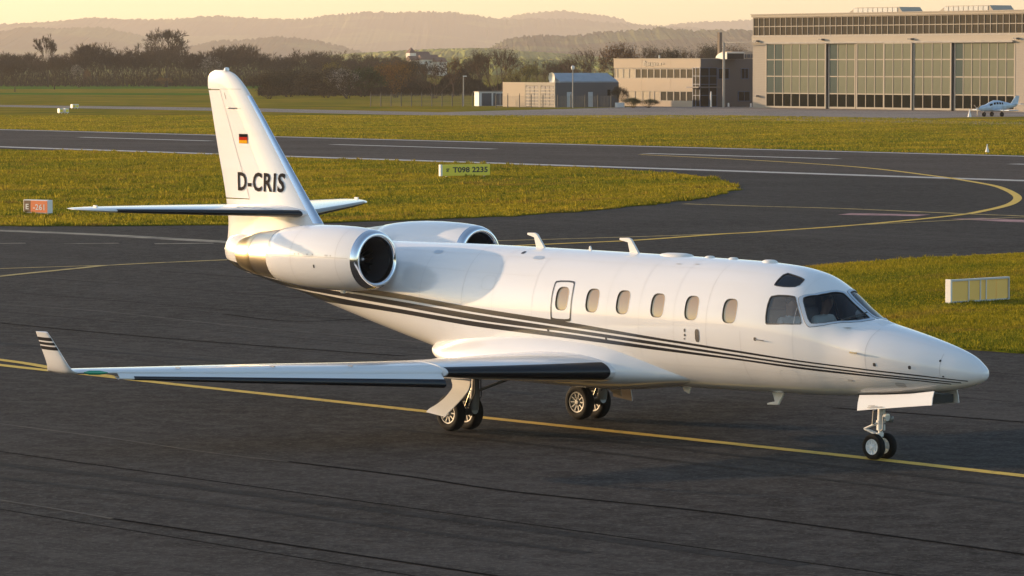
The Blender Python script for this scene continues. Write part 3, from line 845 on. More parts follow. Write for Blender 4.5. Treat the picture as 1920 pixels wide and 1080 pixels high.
# ---- aerofoil surfaces
def foil(n=22, t=0.11, camber=0.015, x0=0.0):
    """closed section, trailing edge -> top -> nose -> bottom, as (x/c, z/c)."""
    xs = [(1 - math.cos(math.pi * k / n)) / 2 for k in range(n + 1)]
    yt = lambda x: 5 * t * (.2969 * math.sqrt(x) - .126 * x - .3516 * x * x + .2843 * x ** 3 - .1015 * x ** 4)
    yc = lambda x: camber * 4 * x * (1 - x)
    up = [(x, yc(x) + yt(x)) for x in xs[::-1]]; lo = [(x, yc(x) - yt(x)) for x in xs[1:-1]]
    return up + lo
def foil_pts(t, x, upper, camber=0.015):
    yt = 5 * t * (.2969 * math.sqrt(max(x, 0)) - .126 * x - .3516 * x * x + .2843 * x ** 3 - .1015 * x ** 4)
    return x, camber * 4 * x * (1 - x) + (yt if upper else -yt)
def wing_at(tab, y):
    return [pchip([r_[0] for r_ in tab], [r_[k] for r_ in tab])(y) for k in range(1, 5)]
class Wing:
    """tab rows: span station y, leading edge s, chord, z of the chord line at the nose, thickness."""
    def __init__(w, tab, sg): w.tab = tab; w.sg = sg; w.F = [pchip([r_[0] for r_ in tab], [r_[k] for r_ in tab]) for k in range(1, 5)]
    def at(w, y, x, zc, up=0.0, twist=0.0):
        le, c, z, t = [F(y) for F in w.F]
        return L(le + x * c, w.sg * y, z + zc * c + up - twist * x * c)
    def loft(w, ys, name, m, parent, x0=0.0, x1=1.0, caps=(True, True), tw=0.02):
        mb = MB(); rows = []
        for y in ys:
            t = w.F[3](y); sec_ = foil(22, t)
            rows.append([w.at(y, x0 + (x1 - x0) * x, z * (1 if x0 == 0 else 0.97) if x0 == 0 and x1 == 1 else None if False else z, 0, tw) for x, z in sec_])
        mb.loft(rows, True, caps)
        return mb.build(name, m, parent, 35)
    def piece(w, ys, name, m, parent, xa, xb, tw=0.02, shrink=1.0, drop=0.0, closed=True):
        """the part of the section between chord fractions xa and xb."""
        mb = MB(); rows = []
        n = 12
        for y in ys:
            t = w.F[3](y)
            up = [foil_pts(t, lerp(xb, xa, (k / n) ** 1.0), True) for k in range(n + 1)]
            lo = [foil_pts(t, lerp(xa, xb, k / n), False) for k in range(0 if xa > 0 else 1, n + 1)]
            rows.append([w.at(y, x, z * shrink, drop, tw) for x, z in up + lo])
        mb.loft(rows, True, (True, True))
        return mb.build(name, m, parent, 35)
    def boot(w, ys, name, m, parent, xu, xl, off=0.004, tw=0.02, fn_=None, tk=1.0):
        mb = MB(); rows = []
        for y in ys:
            t = w.F[3](y); c = w.F[1](y)
            P = [foil_pts(t, xu * (1 - k / 10) ** 2, True) for k in range(11)] + [foil_pts(t * tk, xl * (k / 10) ** 2, False) for k in range(1, 11)]
            Q = []
            for k, (x, z) in enumerate(P):
                a = P[max(k - 1, 0)]; b = P[min(k + 1, len(P) - 1)]
                nx, nz = -(b[1] - a[1]), (b[0] - a[0]); l = math.hypot(nx, nz) or 1
                o_ = -off / c if 0 < k < len(P) - 1 else 0.0005 / c
                Q.append((x + nx / l * o_, z + nz / l * o_))
            rows.append([fn_(y, x, z) if fn_ else w.at(y, x, z, 0, tw) for x, z in Q])
        mb.loft(rows, False, (False, False))
        return mb.build(name, m, parent, 40)

WT = [(0.4, 6.05, 3.95, 1.03, .125), (0.95, 6.47, 3.55, 1.035, .125), (1.6, 6.90, 3.13, 1.04, .12), (3.0, 7.85, 2.20, 1.06, .112), (5.5, 9.05, 1.50, 1.13, .108), (8.0, 10.25, .74, 1.20, .10)]
def make_wing(sg):
    W = Wing(WT, sg)
    mb = MB(); rows = []
    ys = list(np.linspace(.4, 3.0, 16)) + list(np.linspace(3.001, 8.0, 26))
    for y in ys:
        t = W.F[3](y); cut = 0.0 if y <= 3.0 else 0.035
        rows.append([W.at(y, cut + (1 - cut) * x, z, 0, .02) for x, z in foil(24, t)])
    mb.loft(rows, True, (True, True))
    wing = mb.build('wing', M_white, JET, 30)
    tag(wing, label='near wing with a drooped slat and upswept winglet' if sg > 0 else 'far wing of the jet')
    W.boot(np.linspace(.95, 2.98, 14), 'deice_boot', M_boot, wing, .055, .05)
    # drooped leading-edge slat outboard of the kink
    ys2 = np.linspace(3.03, 7.45, 24)
    ca, sa = math.cos(R(30)), math.sin(R(30))
    def slat_pt(y, x, z):
        px = .15; dx, dz = x - px, z
        x2, z2 = px + dx * ca - dz * sa * -1 * -1, dz * ca + dx * sa
        return W.at(y, x2 - .035, z2 - .005, -0.015, .02)
    mb = MB(); rows = []
    for y in ys2:
        t = W.F[3](y)
        P = [foil_pts(t, .17 * (1 - k / 12) ** 1.6, True) for k in range(13)] + [foil_pts(t * 1.35, .12 * (k / 8) ** 1.6, False) for k in range(1, 9)]
        Q = [(x * .86 + .17 * .14, z * .80) for x, z in P[::-1]]
        rows.append([slat_pt(y, x, z) for x, z in P + Q])
    mb.loft(rows, True, (True, True)); mb.build('slat', M_white, wing, 30)
    W.boot(ys2[:-1], 'deice_boot', M_boot, wing, .035, .11, off=.006, fn_=slat_pt, tk=1.35)
    mb = MB(); 
    for y in np.linspace(3.6, 7.0, 5):
        mb.prism(slat_pt(y, .10, foil_pts(.11, .10, True)[1] - .004), W.at(y, .22, .05, 0, .02), .02, .02)
    mb.build('slat_track', M_strut, wing)
    # flap with a visible gap line, ailerons
    for a, b, nm in ((1.05, 3.0, 'flap'), (3.04, 5.6, 'flap'), (5.65, 7.7, 'aileron')):
        mb = MB(); rows = []
        for y in np.linspace(a, b, 8):
            t = W.F[3](y)
            up = [foil_pts(t, x, True) for x in np.linspace(1.004, .76, 8)]
            lo = [foil_pts(t, x, False) for x in np.linspace(.76, 1.004, 8)]
            rows.append([W.at(y, x, z, .003, .02) for x, z in up] + [W.at(y, x, z, -.003, .02) for x, z in lo[:-1]])
        mb.loft(rows, True, (True, True)); mb.build(nm, M_white, wing, 30)
    # panel seam on the top skin, root seam
    mb = MB(); mb.loft([[W.at(y, .17, foil_pts(W.F[3](y), .17, True)[1], .0025, .02), W.at(y, .172 + .003 / W.F[1](y), foil_pts(W.F[3](y), .172, True)[1], .0025, .02)] for y in np.linspace(1.0, 3.0, 16)], False, (False, False))
    mb.build('panel_seam', M_line, wing)
    # winglet
    wl = [(7.985, 1.197, 10.245, .745, .10), (8.06, 1.222, 10.27, .62, .10), (8.11, 1.28, 10.29, .54, .095), (8.15, 1.36, 10.32, .49, .09), (8.22, 1.56, 10.43, .40, .085), (8.30, 1.78, 10.555, .285, .08)]
    mb = MB(); rows = []
    F = [pchip(range(len(wl)), [r_[k] for r_ in wl]) for k in range(5)]
    def wpt(q, x, z, o=0.0):
        y, zz, le, c, t = [f(q) for f in F]
        dy = F[0](min(q + .05, 5)) - F[0](max(q - .05, 0)); dz = F[1](min(q + .05, 5)) - F[1](max(q - .05, 0)); l = math.hypot(dy, dz)
        ny, nz = -dz / l, dy / l
        h = z * c + o
        return L(le + x * c, sg * (y + ny * h), zz + nz * h - .02 * x * c * (1 if q < 1 else 0))
    for q in np.linspace(0, 5, 22): rows.append([wpt(q, x, z) for x, z in foil(16, F[4](q), 0)])
    mb.loft(rows, True, (True, True)); mb.build('winglet', M_white, wing, 40)
    for a, b in ((3.83, 4.06), (4.16, 4.34), (4.44, 4.66)):
        mb = MB()
        rows = [[wpt(q, x, z * 1.0 + .003 / F[3](q) * (1 if z >= 0 else -1)) for x, z in foil(14, F[4](q), 0)] for q in np.linspace(a, b, 4)]
        mb.loft(rows, True, (False, False)); mb.build('winglet_stripe', M_stripe, wing, 40)
    # navigation light
    mb = MB()
    P = [W.at(y, x, z, 0, .02) for y, x, z in ((7.62, .0, 0), (7.72, .0, 0), (7.86, .0, 0), (7.92, .02, 0))]
    r_ = [.008, .032, .032, .010]
    rings = []
    for p, rr in zip(P, r_):
        rings.append([p + Vector((0.03 + math.cos(a) * rr * .9, 0, math.sin(a) * rr)) for a in np.linspace(0, 2 * math.pi, 13)[:-1]])
    mb.loft(rings); mb.build('navigation_light', M_green if sg > 0 else M_red, wing, 60)
    mb = MB()
    for y in (4.2, 5.3, 6.6):
        p = W.at(y, .10, foil_pts(.11, .10, True)[1], .004, .02)
        mb.box((p.x - .05, p.y - .01, p.z), (p.x + .05, p.y + .01, p.z + .012))
    mb.build('vortex_tab', M_strut, wing)
    return wing
WINGS = {sg: make_wing(sg) for sg in (1, -1)}

# ---- tailplane
TT = [(0.05, 14.42, 2.0, 3.15, .095), (0.2, 14.52, 1.93, 3.155, .095), (2.7, 16.19, .80, 3.225, .10), (2.88, 16.34, .68, 3.23, .09), (3.0, 16.52, .52, 3.235, .08), (3.09, 16.82, .24, 3.24, .08)]
TI = -0.055
for sg in (1, -1):
    W = Wing(TT, sg)
    mb = MB(); rows = []
    for y in list(np.linspace(.05, 2.7, 16)) + list(np.linspace(2.74, 3.09, 10)):
        rows.append([W.at(y, x, z, 0, TI) for x, z in foil(20, W.F[3](y), 0)])
    mb.loft(rows, True, (True, True)); tp = mb.build('tailplane', M_white, JET, 35)
    tag(tp, label='near half of the tailplane' if sg > 0 else 'far half of the tailplane')
    mb = MB(); rows = []
    for y in np.linspace(.16, 2.7, 16):
        t = W.F[3](y); c = W.F[1](y)
        P = [foil_pts(t, .05 * (1 - k / 8) ** 2, True, 0) for k in range(9)] + [foil_pts(t, .075 * (k / 8) ** 2, False, 0) for k in range(1, 9)]
        rows.append([W.at(y, x - .003 / c, z * 1.01 + (.002 / c if k < 8 else -.002 / c), 0, TI) for k, (x, z) in enumerate(P)])
    mb.loft(rows, False, (False, False)); mb.build('deice_boot', M_boot, tp, 40)
    mb = MB(); rows = []
    for y in np.linspace(.35, 2.8, 8):
        t = W.F[3](y)
        rows.append([W.at(y, x, z, .003, TI) for x, z in [foil_pts(t, x, True, 0) for x in np.linspace(1.004, .68, 8)]] + [W.at(y, x, z, -.003, TI) for x, z in [foil_pts(t, x, False, 0) for x in np.linspace(.68, .99, 8)]])
    mb.loft(rows, True, (True, True)); mb.build('elevator', M_white, tp, 30)
    mb = MB(); p = W.at(2.85, .4, .05, 0, TI)
    mb.box((p.x - .05, p.y - .012, p.z - .01), (p.x + .05, p.y + .012, p.z + .03)); mb.build('static_wick_mount', M_antw, tp, 30, .006)

# ---- fin and rudder
FZ = [(2.35, 13.62, 16.64, .24), (2.5, 13.75, 16.66, .225), (2.7, 13.92, 16.64, .20), (2.95, 14.13, 16.62, .165), (3.3, 14.45, 16.67, .135), (4.2, 15.23, 16.90, .092), (5.14, 16.05, 17.13, .060), (5.28, 16.19, 17.165, .054), (5.40, 16.34, 17.16, .046), (5.48, 16.48, 17.10, .036), (5.53, 16.66, 16.98, .018)]
FF = [pchip([r_[0] for r_ in FZ], [r_[k] for r_ in FZ]) for k in (1, 2, 3)]
def fin_half(x): return (2.2 * (math.sqrt(max(x, 0)) * 1.0 - x) * 1.0 if x < .25 else .55) if x <= .33 else .55 * (1 - ((x - .33) / .67) ** 1.6) + .012
def fin_t(x):
    if x < 0.33: return 1.0 * math.sqrt(max(0.0, 1 - (1 - x / .33) ** 2)) ** 1.0
    return max(0.03, 1 - ((x - .33) / .67) ** 1.5)
def finp(z, x, sg, off=0.0):
    le, te, h = [F(z) for F in FF]
    return L(le + (te - le) * x, sg * (h * fin_t(x) + off), z)
def fin_piece(zs, xa, xb, name, m, off=0.0, parent=JET, n=18):
    mb = MB(); rows = []
    for z in zs:
        xs = [lerp(xa, xb, (k / n) ** (2 if xa == 0 else 1)) for k in range(n + 1)]
        rows.append([finp(z, x, 1, off) for x in xs] + [finp(z, x, -1, off) for x in (xs[::-1] if xa > 0 or off else xs[:0:-1])])
    mb.loft(rows, True, (True, True))
    return mb.build(name, m, parent, 40)
FIN = fin_piece(list(np.linspace(2.35, 5.2, 28)) + list(np.linspace(5.25, 5.53, 12)), 0, .668, 'fin', M_white)
fin_piece(np.linspace(3.37, 5.19, 20), .676, 1.0, 'rudder', M_white, 0, FIN)
fin_piece(np.linspace(2.40, 3.35, 10), .668, 1.0, 'fin_root', M_white, 0, FIN)
fin_piece(list(np.linspace(5.215, 5.53, 12)), .66, 1.0, 'fin_cap', M_white, 0.001, FIN)
fin_piece(np.linspace(3.0, 5.10, 20), 0, .055, 'leading_edge', M_lead, 0.003, FIN)
mb = MB(); mb.lathe([(0, .045), (.03, .045), (.05, .035), (.06, .0)], L(16.66, 0, 5.52), (0, 0, 1), 16); mb.build('beacon', M_lens, FIN, 60)
for z, x0, x1 in ((4.88, .30, .62), (5.205, .10, .92)):
    mb = MB()
    for sg in (1,):
        mb.loft([[finp(z, x, sg, .003), finp(z + .010, x, sg, .003)] for x in np.linspace(x0, x1, 10)], False, (False, False))
    mb.build('panel_seam', M_line, FIN)
mb = MB(); mb.loft([[finp(4.885 + .012 * a, x, 1, .002 + .03 * (1 - abs(x - .5) / .13) * (1 - abs(a))) for a in (-1, 0, 1)] for x in np.linspace(.38, .62, 8)], False, (False, False)); mb.build('hinge_fairing', M_strut, FIN, 60)
mb = MB(); mb.loft([[finp(z, .664, 1, .004), finp(z, .672, 1, .004)] for z in np.linspace(3.36, 5.2, 10)], False, (False, False)); mb.build('hinge_gap', M_line, FIN)
mb = MB(); mb.loft([[finp(z, .56 + .1 * (5.15 - z), 1, .004), finp(z, .57 + .1 * (5.15 - z), 1, .004)] for z in (5.04, 5.15)], False, (False, False)); mb.build('trim_rod', M_dot, FIN)
# registration and flag on both faces
def text_mesh(txt, size=1.0, bold=0.0, space=1.0):
    c = bpy.data.curves.new('txt', 'FONT'); c.body = txt; c.size = size; c.offset = bold; c.space_character = space; c.fill_mode = 'FRONT'; c.resolution_u = 3
    o = bpy.data.objects.new('txt', c); COL.objects.link(o)
    dg = bpy.context.evaluated_depsgraph_get()
    me = bpy.data.meshes.new_from_object(o.evaluated_get(dg))
    bpy.data.objects.remove(o); bpy.data.curves.remove(c)
    bm = bmesh.new(); bm.from_mesh(me); bmesh.ops.triangulate(bm, faces=bm.faces[:])
    V = [tuple(v.co) for v in bm.verts]; F = [tuple(v.index for v in f.verts) for f in bm.faces]
    bm.free(); bpy.data.meshes.remove(me)
    return V, F
V, F = text_mesh('D-CRIS', 1.0, 0.024, 1.12)
xs = [v[0] for v in V]; yv = [v[1] for v in V]
tx0, tx1, ty0, ty1 = min(xs), max(xs), min(yv), max(yv)
for sg in (1, -1):
    mb = MB(); P = []
    for x, y, _ in V:
        a = (x - tx0) / (tx1 - tx0); z = lerp(3.495, 3.815, (y - ty0) / (ty1 - ty0))
        s = lerp(16.30, 15.02, a) if sg > 0 else lerp(15.02, 16.30, a)
        le, te, h = [F_(z) for F_ in FF]
        P.append(finp(z, (s - le) / (te - le), sg, .010))
    mb.add(P, F); mb.build('registration', M_letter, FIN, 0)
    for k, (col, nm) in enumerate((((.72, .36, .02), 'gold'), ((.45, .03, .015), 'red'), ((.02, .02, .02), 'black'))):
        mb = MB(); z0 = 4.298 + .053 * k; rows = []
        for z in np.linspace(z0, z0 + .053, 4):
            le, te, h = [F_(z) for F_ in FF]
            rows.append([finp(z, (s - le) / (te - le), sg, .010) for s in np.linspace(16.245, 16.005, 16)])
        mb.loft(rows, False, (False, False)); mb.build('flag_band', MATS.get('flag_' + nm) or mat('flag_' + nm, col, .7, spec=0.0), FIN)
mb = MB(); mb.lathe([(0, .03), (.04, .03), (.07, .012), (.075, 0)], L(16.66, 0, 2.50), (-1, 0, 0), 12); mb.build('tail_light', M_lens, FUS, 60)

# ---- engines
M_nac = M_white
for sg in (1, -1):
    y0, z0 = 1.45, 2.565
    C = L(0, sg * y0, z0); ax = Vector((-1, 0, 0))
    E_ = empty('engine', (-0.35, sg * 0.33, -0.03)); E_.parent = JET
    tag(E_, label='near engine nacelle with polished intake lip' if sg > 0 else 'far engine nacelle behind the fuselage')
    mb = MB(); mb.lathe([(11.30, .478), (11.45, .496), (11.7, .512), (12.1, .522), (12.5, .518), (12.9, .497), (13.2, .468), (13.42, .438), (13.44, .425), (13.40, .41)], C, ax, 72); mb.build('nacelle', M_nac, E_, 50)
    mb = MB(); mb.lathe([(11.301, .479), (11.24, .462), (11.195, .438), (11.175, .41), (11.18, .382), (11.21, .362), (11.30, .35)], C, ax, 72); mb.build('intake_lip', M_chrome, E_, 60)
    mb = MB(); mb.lathe([(11.299, .3495), (11.55, .348), (12.0, .352)], C, ax, 48); mb.build('intake_duct', mat('duct_grey', (.05, .05, .055), .35) if 'duct_grey' not in MATS else MATS['duct_grey'], E_, 60)
    mb = MB(); mb.lathe([(12.0, .352), (12.02, 0.0)], C, ax, 32); mb.build('fan_face', M_dark, E_, 60)
    mb = MB()
    for k in range(22):
        a = 2 * math.pi * k / 22
        def bp(r_, da, ds): return L(11.66 + ds, sg * y0 + r_ * math.cos(a + da), z0 + r_ * math.sin(a + da))
        mb.add([bp(.10, 0, .0), bp(.10, .22, .08), bp(.345, .16, .10), bp(.345, -.02, .0)], [(0, 1, 2, 3)])
    mb.build('fan_blades', M_fan, E_, 0)
    mb = MB(); mb.lathe([(11.50, 0), (11.52, .03), (11.60, .075), (11.70, .11), (11.79, .115)], C, ax, 32); mb.build('spinner', M_fan, E_, 60)
    mb = MB(); mb.lathe([(13.36, .43), (13.5, .415), (13.75, .388), (13.96, .360)], C, ax, 64); mb.build('thrust_reverser', M_bucket, E_, 50)
    mb = MB(); mb.lathe([(13.94, .362), (13.955, .366), (14.1, .345), (14.3, .30), (14.42, .262), (14.42, .250), (14.2, .27), (14.0, .28)], C, ax, 64); mb.build('exhaust_nozzle', M_nozzle, E_, 50)
    mb = MB(); mb.lathe([(14.05, .281), (14.06, 0)], C, ax, 32); mb.build('exhaust_core', M_dark, E_, 50)
    # hinge strips and seams on the cowl
    def cow(s, a, o=.003):
        P = pchip([11.30, 11.45, 11.7, 12.1, 12.5, 12.9, 13.2, 13.42], [.478, .496, .512, .522, .518, .497, .468, .438])
        r_ = P(s) + o; return L(s, sg * (y0 + r_ * math.cos(a)), z0 + r_ * math.sin(a))
    mb = MB()
    for s in (11.62, 12.72): mb.loft([[cow(s, a, .0015), cow(s + .005, a, .0015)] for a in np.linspace(-1.5, 1.9, 40)], False, (False, False))
    mb.loft([[cow(s, .06, .0015), cow(s, .075, .0015)] for s in np.linspace(11.35, 13.4, 24)], False, (False, False))
    mb.build('cowl_seam', M_line, E_, 60)
    mb = MB()
    for s in (11.72, 11.80, 11.84, 12.15, 12.28, 12.50, 12.60): mb.loft([[cow(s, .10, .003), cow(s + .022, .10, .003)], [cow(s, .15, .003), cow(s + .022, .15, .003)]], False, (False, False))
    mb.build('cowl_latches', M_line, E_, 60)
    mb = MB(); mb.loft([[cow(12.12, -.28, .003), cow(12.155, -.28, .003)], [cow(12.12, -.18, .003), cow(12.155, -.18, .003)]], False, (False, False)); mb.build('drain_port', M_dot, E_)
    mb = MB(); mb.box((XN - 12.06, -sg * y0 - .025, 2.0), (XN - 11.96, -sg * y0 + .025, 2.06)); mb.build('drain_mast', M_antw, E_, 30, .012)
    # pylon
    mb = MB(); rows = []
    for y in np.linspace(.45, 1.02, 6):
        le = lerp(11.05, 11.35, (y - .45) / .57)
        rows.append([L(le + x * (13.95 - le), sg * y, 2.50 + z * 2.2) for x, z in foil(16, .085, 0)])
    mb.loft(rows, True, (True, True)); mb.build('pylon', M_white, E_, 40)

# ---- landing gear
def wheel(parent, s, y, r_, w, rimmat, sgn, spokes=10):
    C = L(s, y, r_); ax = Vector((0, -1, 0))
    h = w / 2
    mb = MB(); mb.lathe([(-h * .80, r_ * .60), (-h * .98, r_ * .66), (-h, r_ * .80), (-h * .86, r_ * .92), (-h * .62, r_ * .985), (-h * .3, r_), (h * .3, r_), (h * .62, r_ * .985), (h * .86, r_ * .92), (h, r_ * .80), (h * .98, r_ * .66), (h * .80, r_ * .60)], C, ax, 44); mb.build('tyre', M_tyre, parent, 50)
    mb = MB()
    for q in (-1, 1):
        mb.lathe([(q * h * .80, r_ * .60), (q * h * .92, r_ * .585), (q * h * .88, r_ * .53), (q * h * .45, r_ * .50), (q * h * .35, r_ * .30), (q * h * .70, r_ * .17), (q * h * .95, r_ * .12), (q * h * .97, 0.0)], C, ax, 32)
        for k in range(spokes):
            a = 2 * math.pi * k / spokes
            p0 = C + Vector((math.cos(a) * r_ * .20, -q * h * .62, math.sin(a) * r_ * .20)); p1 = C + Vector((math.cos(a) * r_ * .51, -q * h * .62, math.sin(a) * r_ * .51))
            mb.prism(p0, p1, (r_ * .07, r_ * .13), h * .22)
    mb.build('wheel_rim', rimmat, parent, 40)
    mb = MB(); mb.lathe([(-h * .3, r_ * .495), (h * .3, r_ * .495)], C, ax, 24)
    for q in (-1, 1): mb.lathe([(q * h * .30, r_ * .50), (q * h * .31, 0)], C, ax, 24)
    mb.build('brake_disc', M_dark, parent, 40)
for sg in (1, -1):
    g = empty('main_landing_gear'); g.parent = JET
    tag(g, label='near main landing gear leg with a curved door' if sg > 0 else 'far main landing gear leg')
    sA, yA = 9.317, 1.385
    mb = MB(); mb.tube([L(8.93, sg * 1.40, 1.02), L(8.97, sg * 1.39, .62)], .062, 20); mb.tube([L(8.97, sg * 1.39, .64), L(9.0, sg * 1.385, .34)], .075, 20)
    mb.build('strut', M_strut, g, 40)
    mb = MB(); mb.tube([L(8.98, sg * 1.385, .34), L(9.317, sg * 1.385, .27)], [.07, .055], 14); mb.tube([L(9.317, sg * (1.385 - .26), .28), L(9.317, sg * (1.385 + .26), .28)], .035, 14)
    mb.build('trailing_arm', M_strut, g, 40)
    mb = MB(); mb.tube([L(8.99, sg * 1.385, .72), L(9.20, sg * 1.385, .33)], [.035, .025], 12); mb.build('shock_absorber', M_chrome, g, 40)
    mb = MB(); mb.tube([L(8.96, sg * 1.38, .62), L(8.5, sg * .95, .86), L(8.35, sg * .85, .88)], .022, 10); mb.build('side_brace', M_strut, g, 40)
    mb = MB(); mb.tube([L(8.93, sg * 1.44, .95), L(8.90, sg * 1.46, .6), L(9.02, sg * 1.46, .38), L(9.22, sg * 1.44, .30)], .009, 6); mb.tube([L(8.90, sg * 1.34, .9), L(8.90, sg * 1.32, .55), L(9.05, sg * 1.33, .36)], .008, 6)
    mb.build('brake_hose', M_dark, g)
    for dy in (-.185, .185): wheel(g, sA, sg * (yA + dy), .28, .165, M_rim, sg)
    # outboard leg door: curved panel hanging beside the leg
    mb = MB(); cols = []
    ctl = [(1.66, .81, 9.20, 8.76), (1.70, .69, 9.13, 8.765), (1.80, .57, 9.15, 8.80), (1.90, .45, 9.24, 8.87), (1.98, .36, 9.36, 8.93), (2.01, .315, 9.385, 8.955)]
    Fd = [pchip(range(6), [c[k] for c in ctl]) for k in range(4)]
    for th in (0, .016):
        rows = []
        for q in np.linspace(0, 5, 16):
            y, z, sa_, sb = [f(q) for f in Fd]
            rows.append([L(lerp(sa_, sb, k / 8), sg * (y + th - .05 * (1 - (2 * k / 8 - 1) ** 2) * 0 ), z - (.10 * (1 - k / 8) if False else .045 * k / 8 * (q / 5))) for k in range(9)])
        cols.append(rows)
    rows = [a + b[::-1] for a, b in zip(*cols)]
    mb.loft(rows, True, (True, True)); gd = mb.build('gear_door', [M_white, M_doorshade], g, 30)
    for p_ in gd.data.polygons:
        if p_.normal.y * -sg < -.2: p_.material_index = 1  # inner faces get the colour with the shadow painted in
    # inboard bay door, folded down under the belly
    if sg < 0:
        mb = MB(); mb.loft([[L(s_, sg * y_, z_) for s_, y_, z_ in ((8.34, .80, .62), (8.02, .80, .64), (8.01, .82, .476), (8.19, .81, .52))], [L(s_, sg * (y_ + .015), z_) for s_, y_, z_ in ((8.34, .80, .62), (8.02, .80, .64), (8.01, .82, .476), (8.19, .81, .52))]]); mb.build('bay_door', M_doorshade, g, 0)
g = empty('nose_landing_gear'); g.parent = JET
mb = MB(); mb.tube([L(1.93, 0, 1.0), L(1.955, 0, .56)], .055, 18); mb.tube([L(1.955, 0, .56), L(1.955, 0, .53)], .07, 18); mb.tube([L(1.956, 0, .53), L(1.977, 0, .17)], .033, 16); mb.build('strut', M_strutw, g, 40)
mb = MB(); mb.tube([L(1.955, 0, .50), L(1.955, 0, .42)], .062, 16); mb.tube([L(1.975, 0, .38), L(1.975, 0, .33)], .055, 16); mb.tube([L(1.977, -.17, .19), L(1.977, .17, .19)], .026, 12); mb.build('steering_collar', M_strutw, g, 40)
for dy in (-.035, .035):
    mb = MB(); mb.tube([L(2.0, dy, .52), L(2.26, dy * .4, .42)], .014, 8); mb.tube([L(2.26, dy * .4, .42), L(2.0, dy, .35)], .014, 8); mb.build('torque_link', M_strutw, g, 40)
mb = MB(); mb.tube([L(1.86, .06, .62), L(1.84, .09, .44), L(1.90, .07, .42)], .014, 8); mb.lathe([(0, .05), (.07, .05), (.08, .04), (.085, 0)], L(1.90, -.09, .58), (1, 0, 0), 16); mb.tube([L(2.04, .05, .70), L(2.06, .05, .5)], .02, 10); mb.build('actuator', M_strut, g, 40)
mb = MB(); mb.lathe([(0, .055), (.05, .055), (.06, .0)], L(1.88, .0, .61), (1, 0, 0), 20); mb.build('taxi_light', M_lens, g, 50)
for dy in (-.125, .125): wheel(g, 1.977, dy, .188, .11, M_rimw, 1, 8)
for sg in (1, -1):
    mb = MB(); rows = []
    for s, zt, zb in ((2.145, .925, .705), (1.7, .955, .76), (1.2, 1.0, .82), (.76, 1.065, .87)):
        rows.append([L(s, sg * .25, zt), L(s, sg * .285, (zt + zb) / 2), L(s, sg * .30, zb), L(s, sg * .285, zb), L(s, sg * .27, (zt + zb) / 2), L(s, sg * .235, zt)])
    mb.loft(rows); d_ = mb.build('gear_door', M_white, g, 30)
for s0, s1, z0 in ((1.93, 1.80, .778), (1.945, 1.66, .752)):
    mb = MB(); mb.add([L(s0, .309, z0), L(s1, .309, z0 + (s0 - s1) * .12), L(s1, .309, z0 + (s0 - s1) * .12 + .014), L(s0, .309, z0 + .014)], [(0, 1, 2, 3)])
    mb.build('placard', M_line, g, 0)
mb = MB(); mb.box(tuple(L(2.2, .22, .88)), tuple(L(.8, -.22, 1.0))); mb.build('gear_bay', M_dark, g, 0)
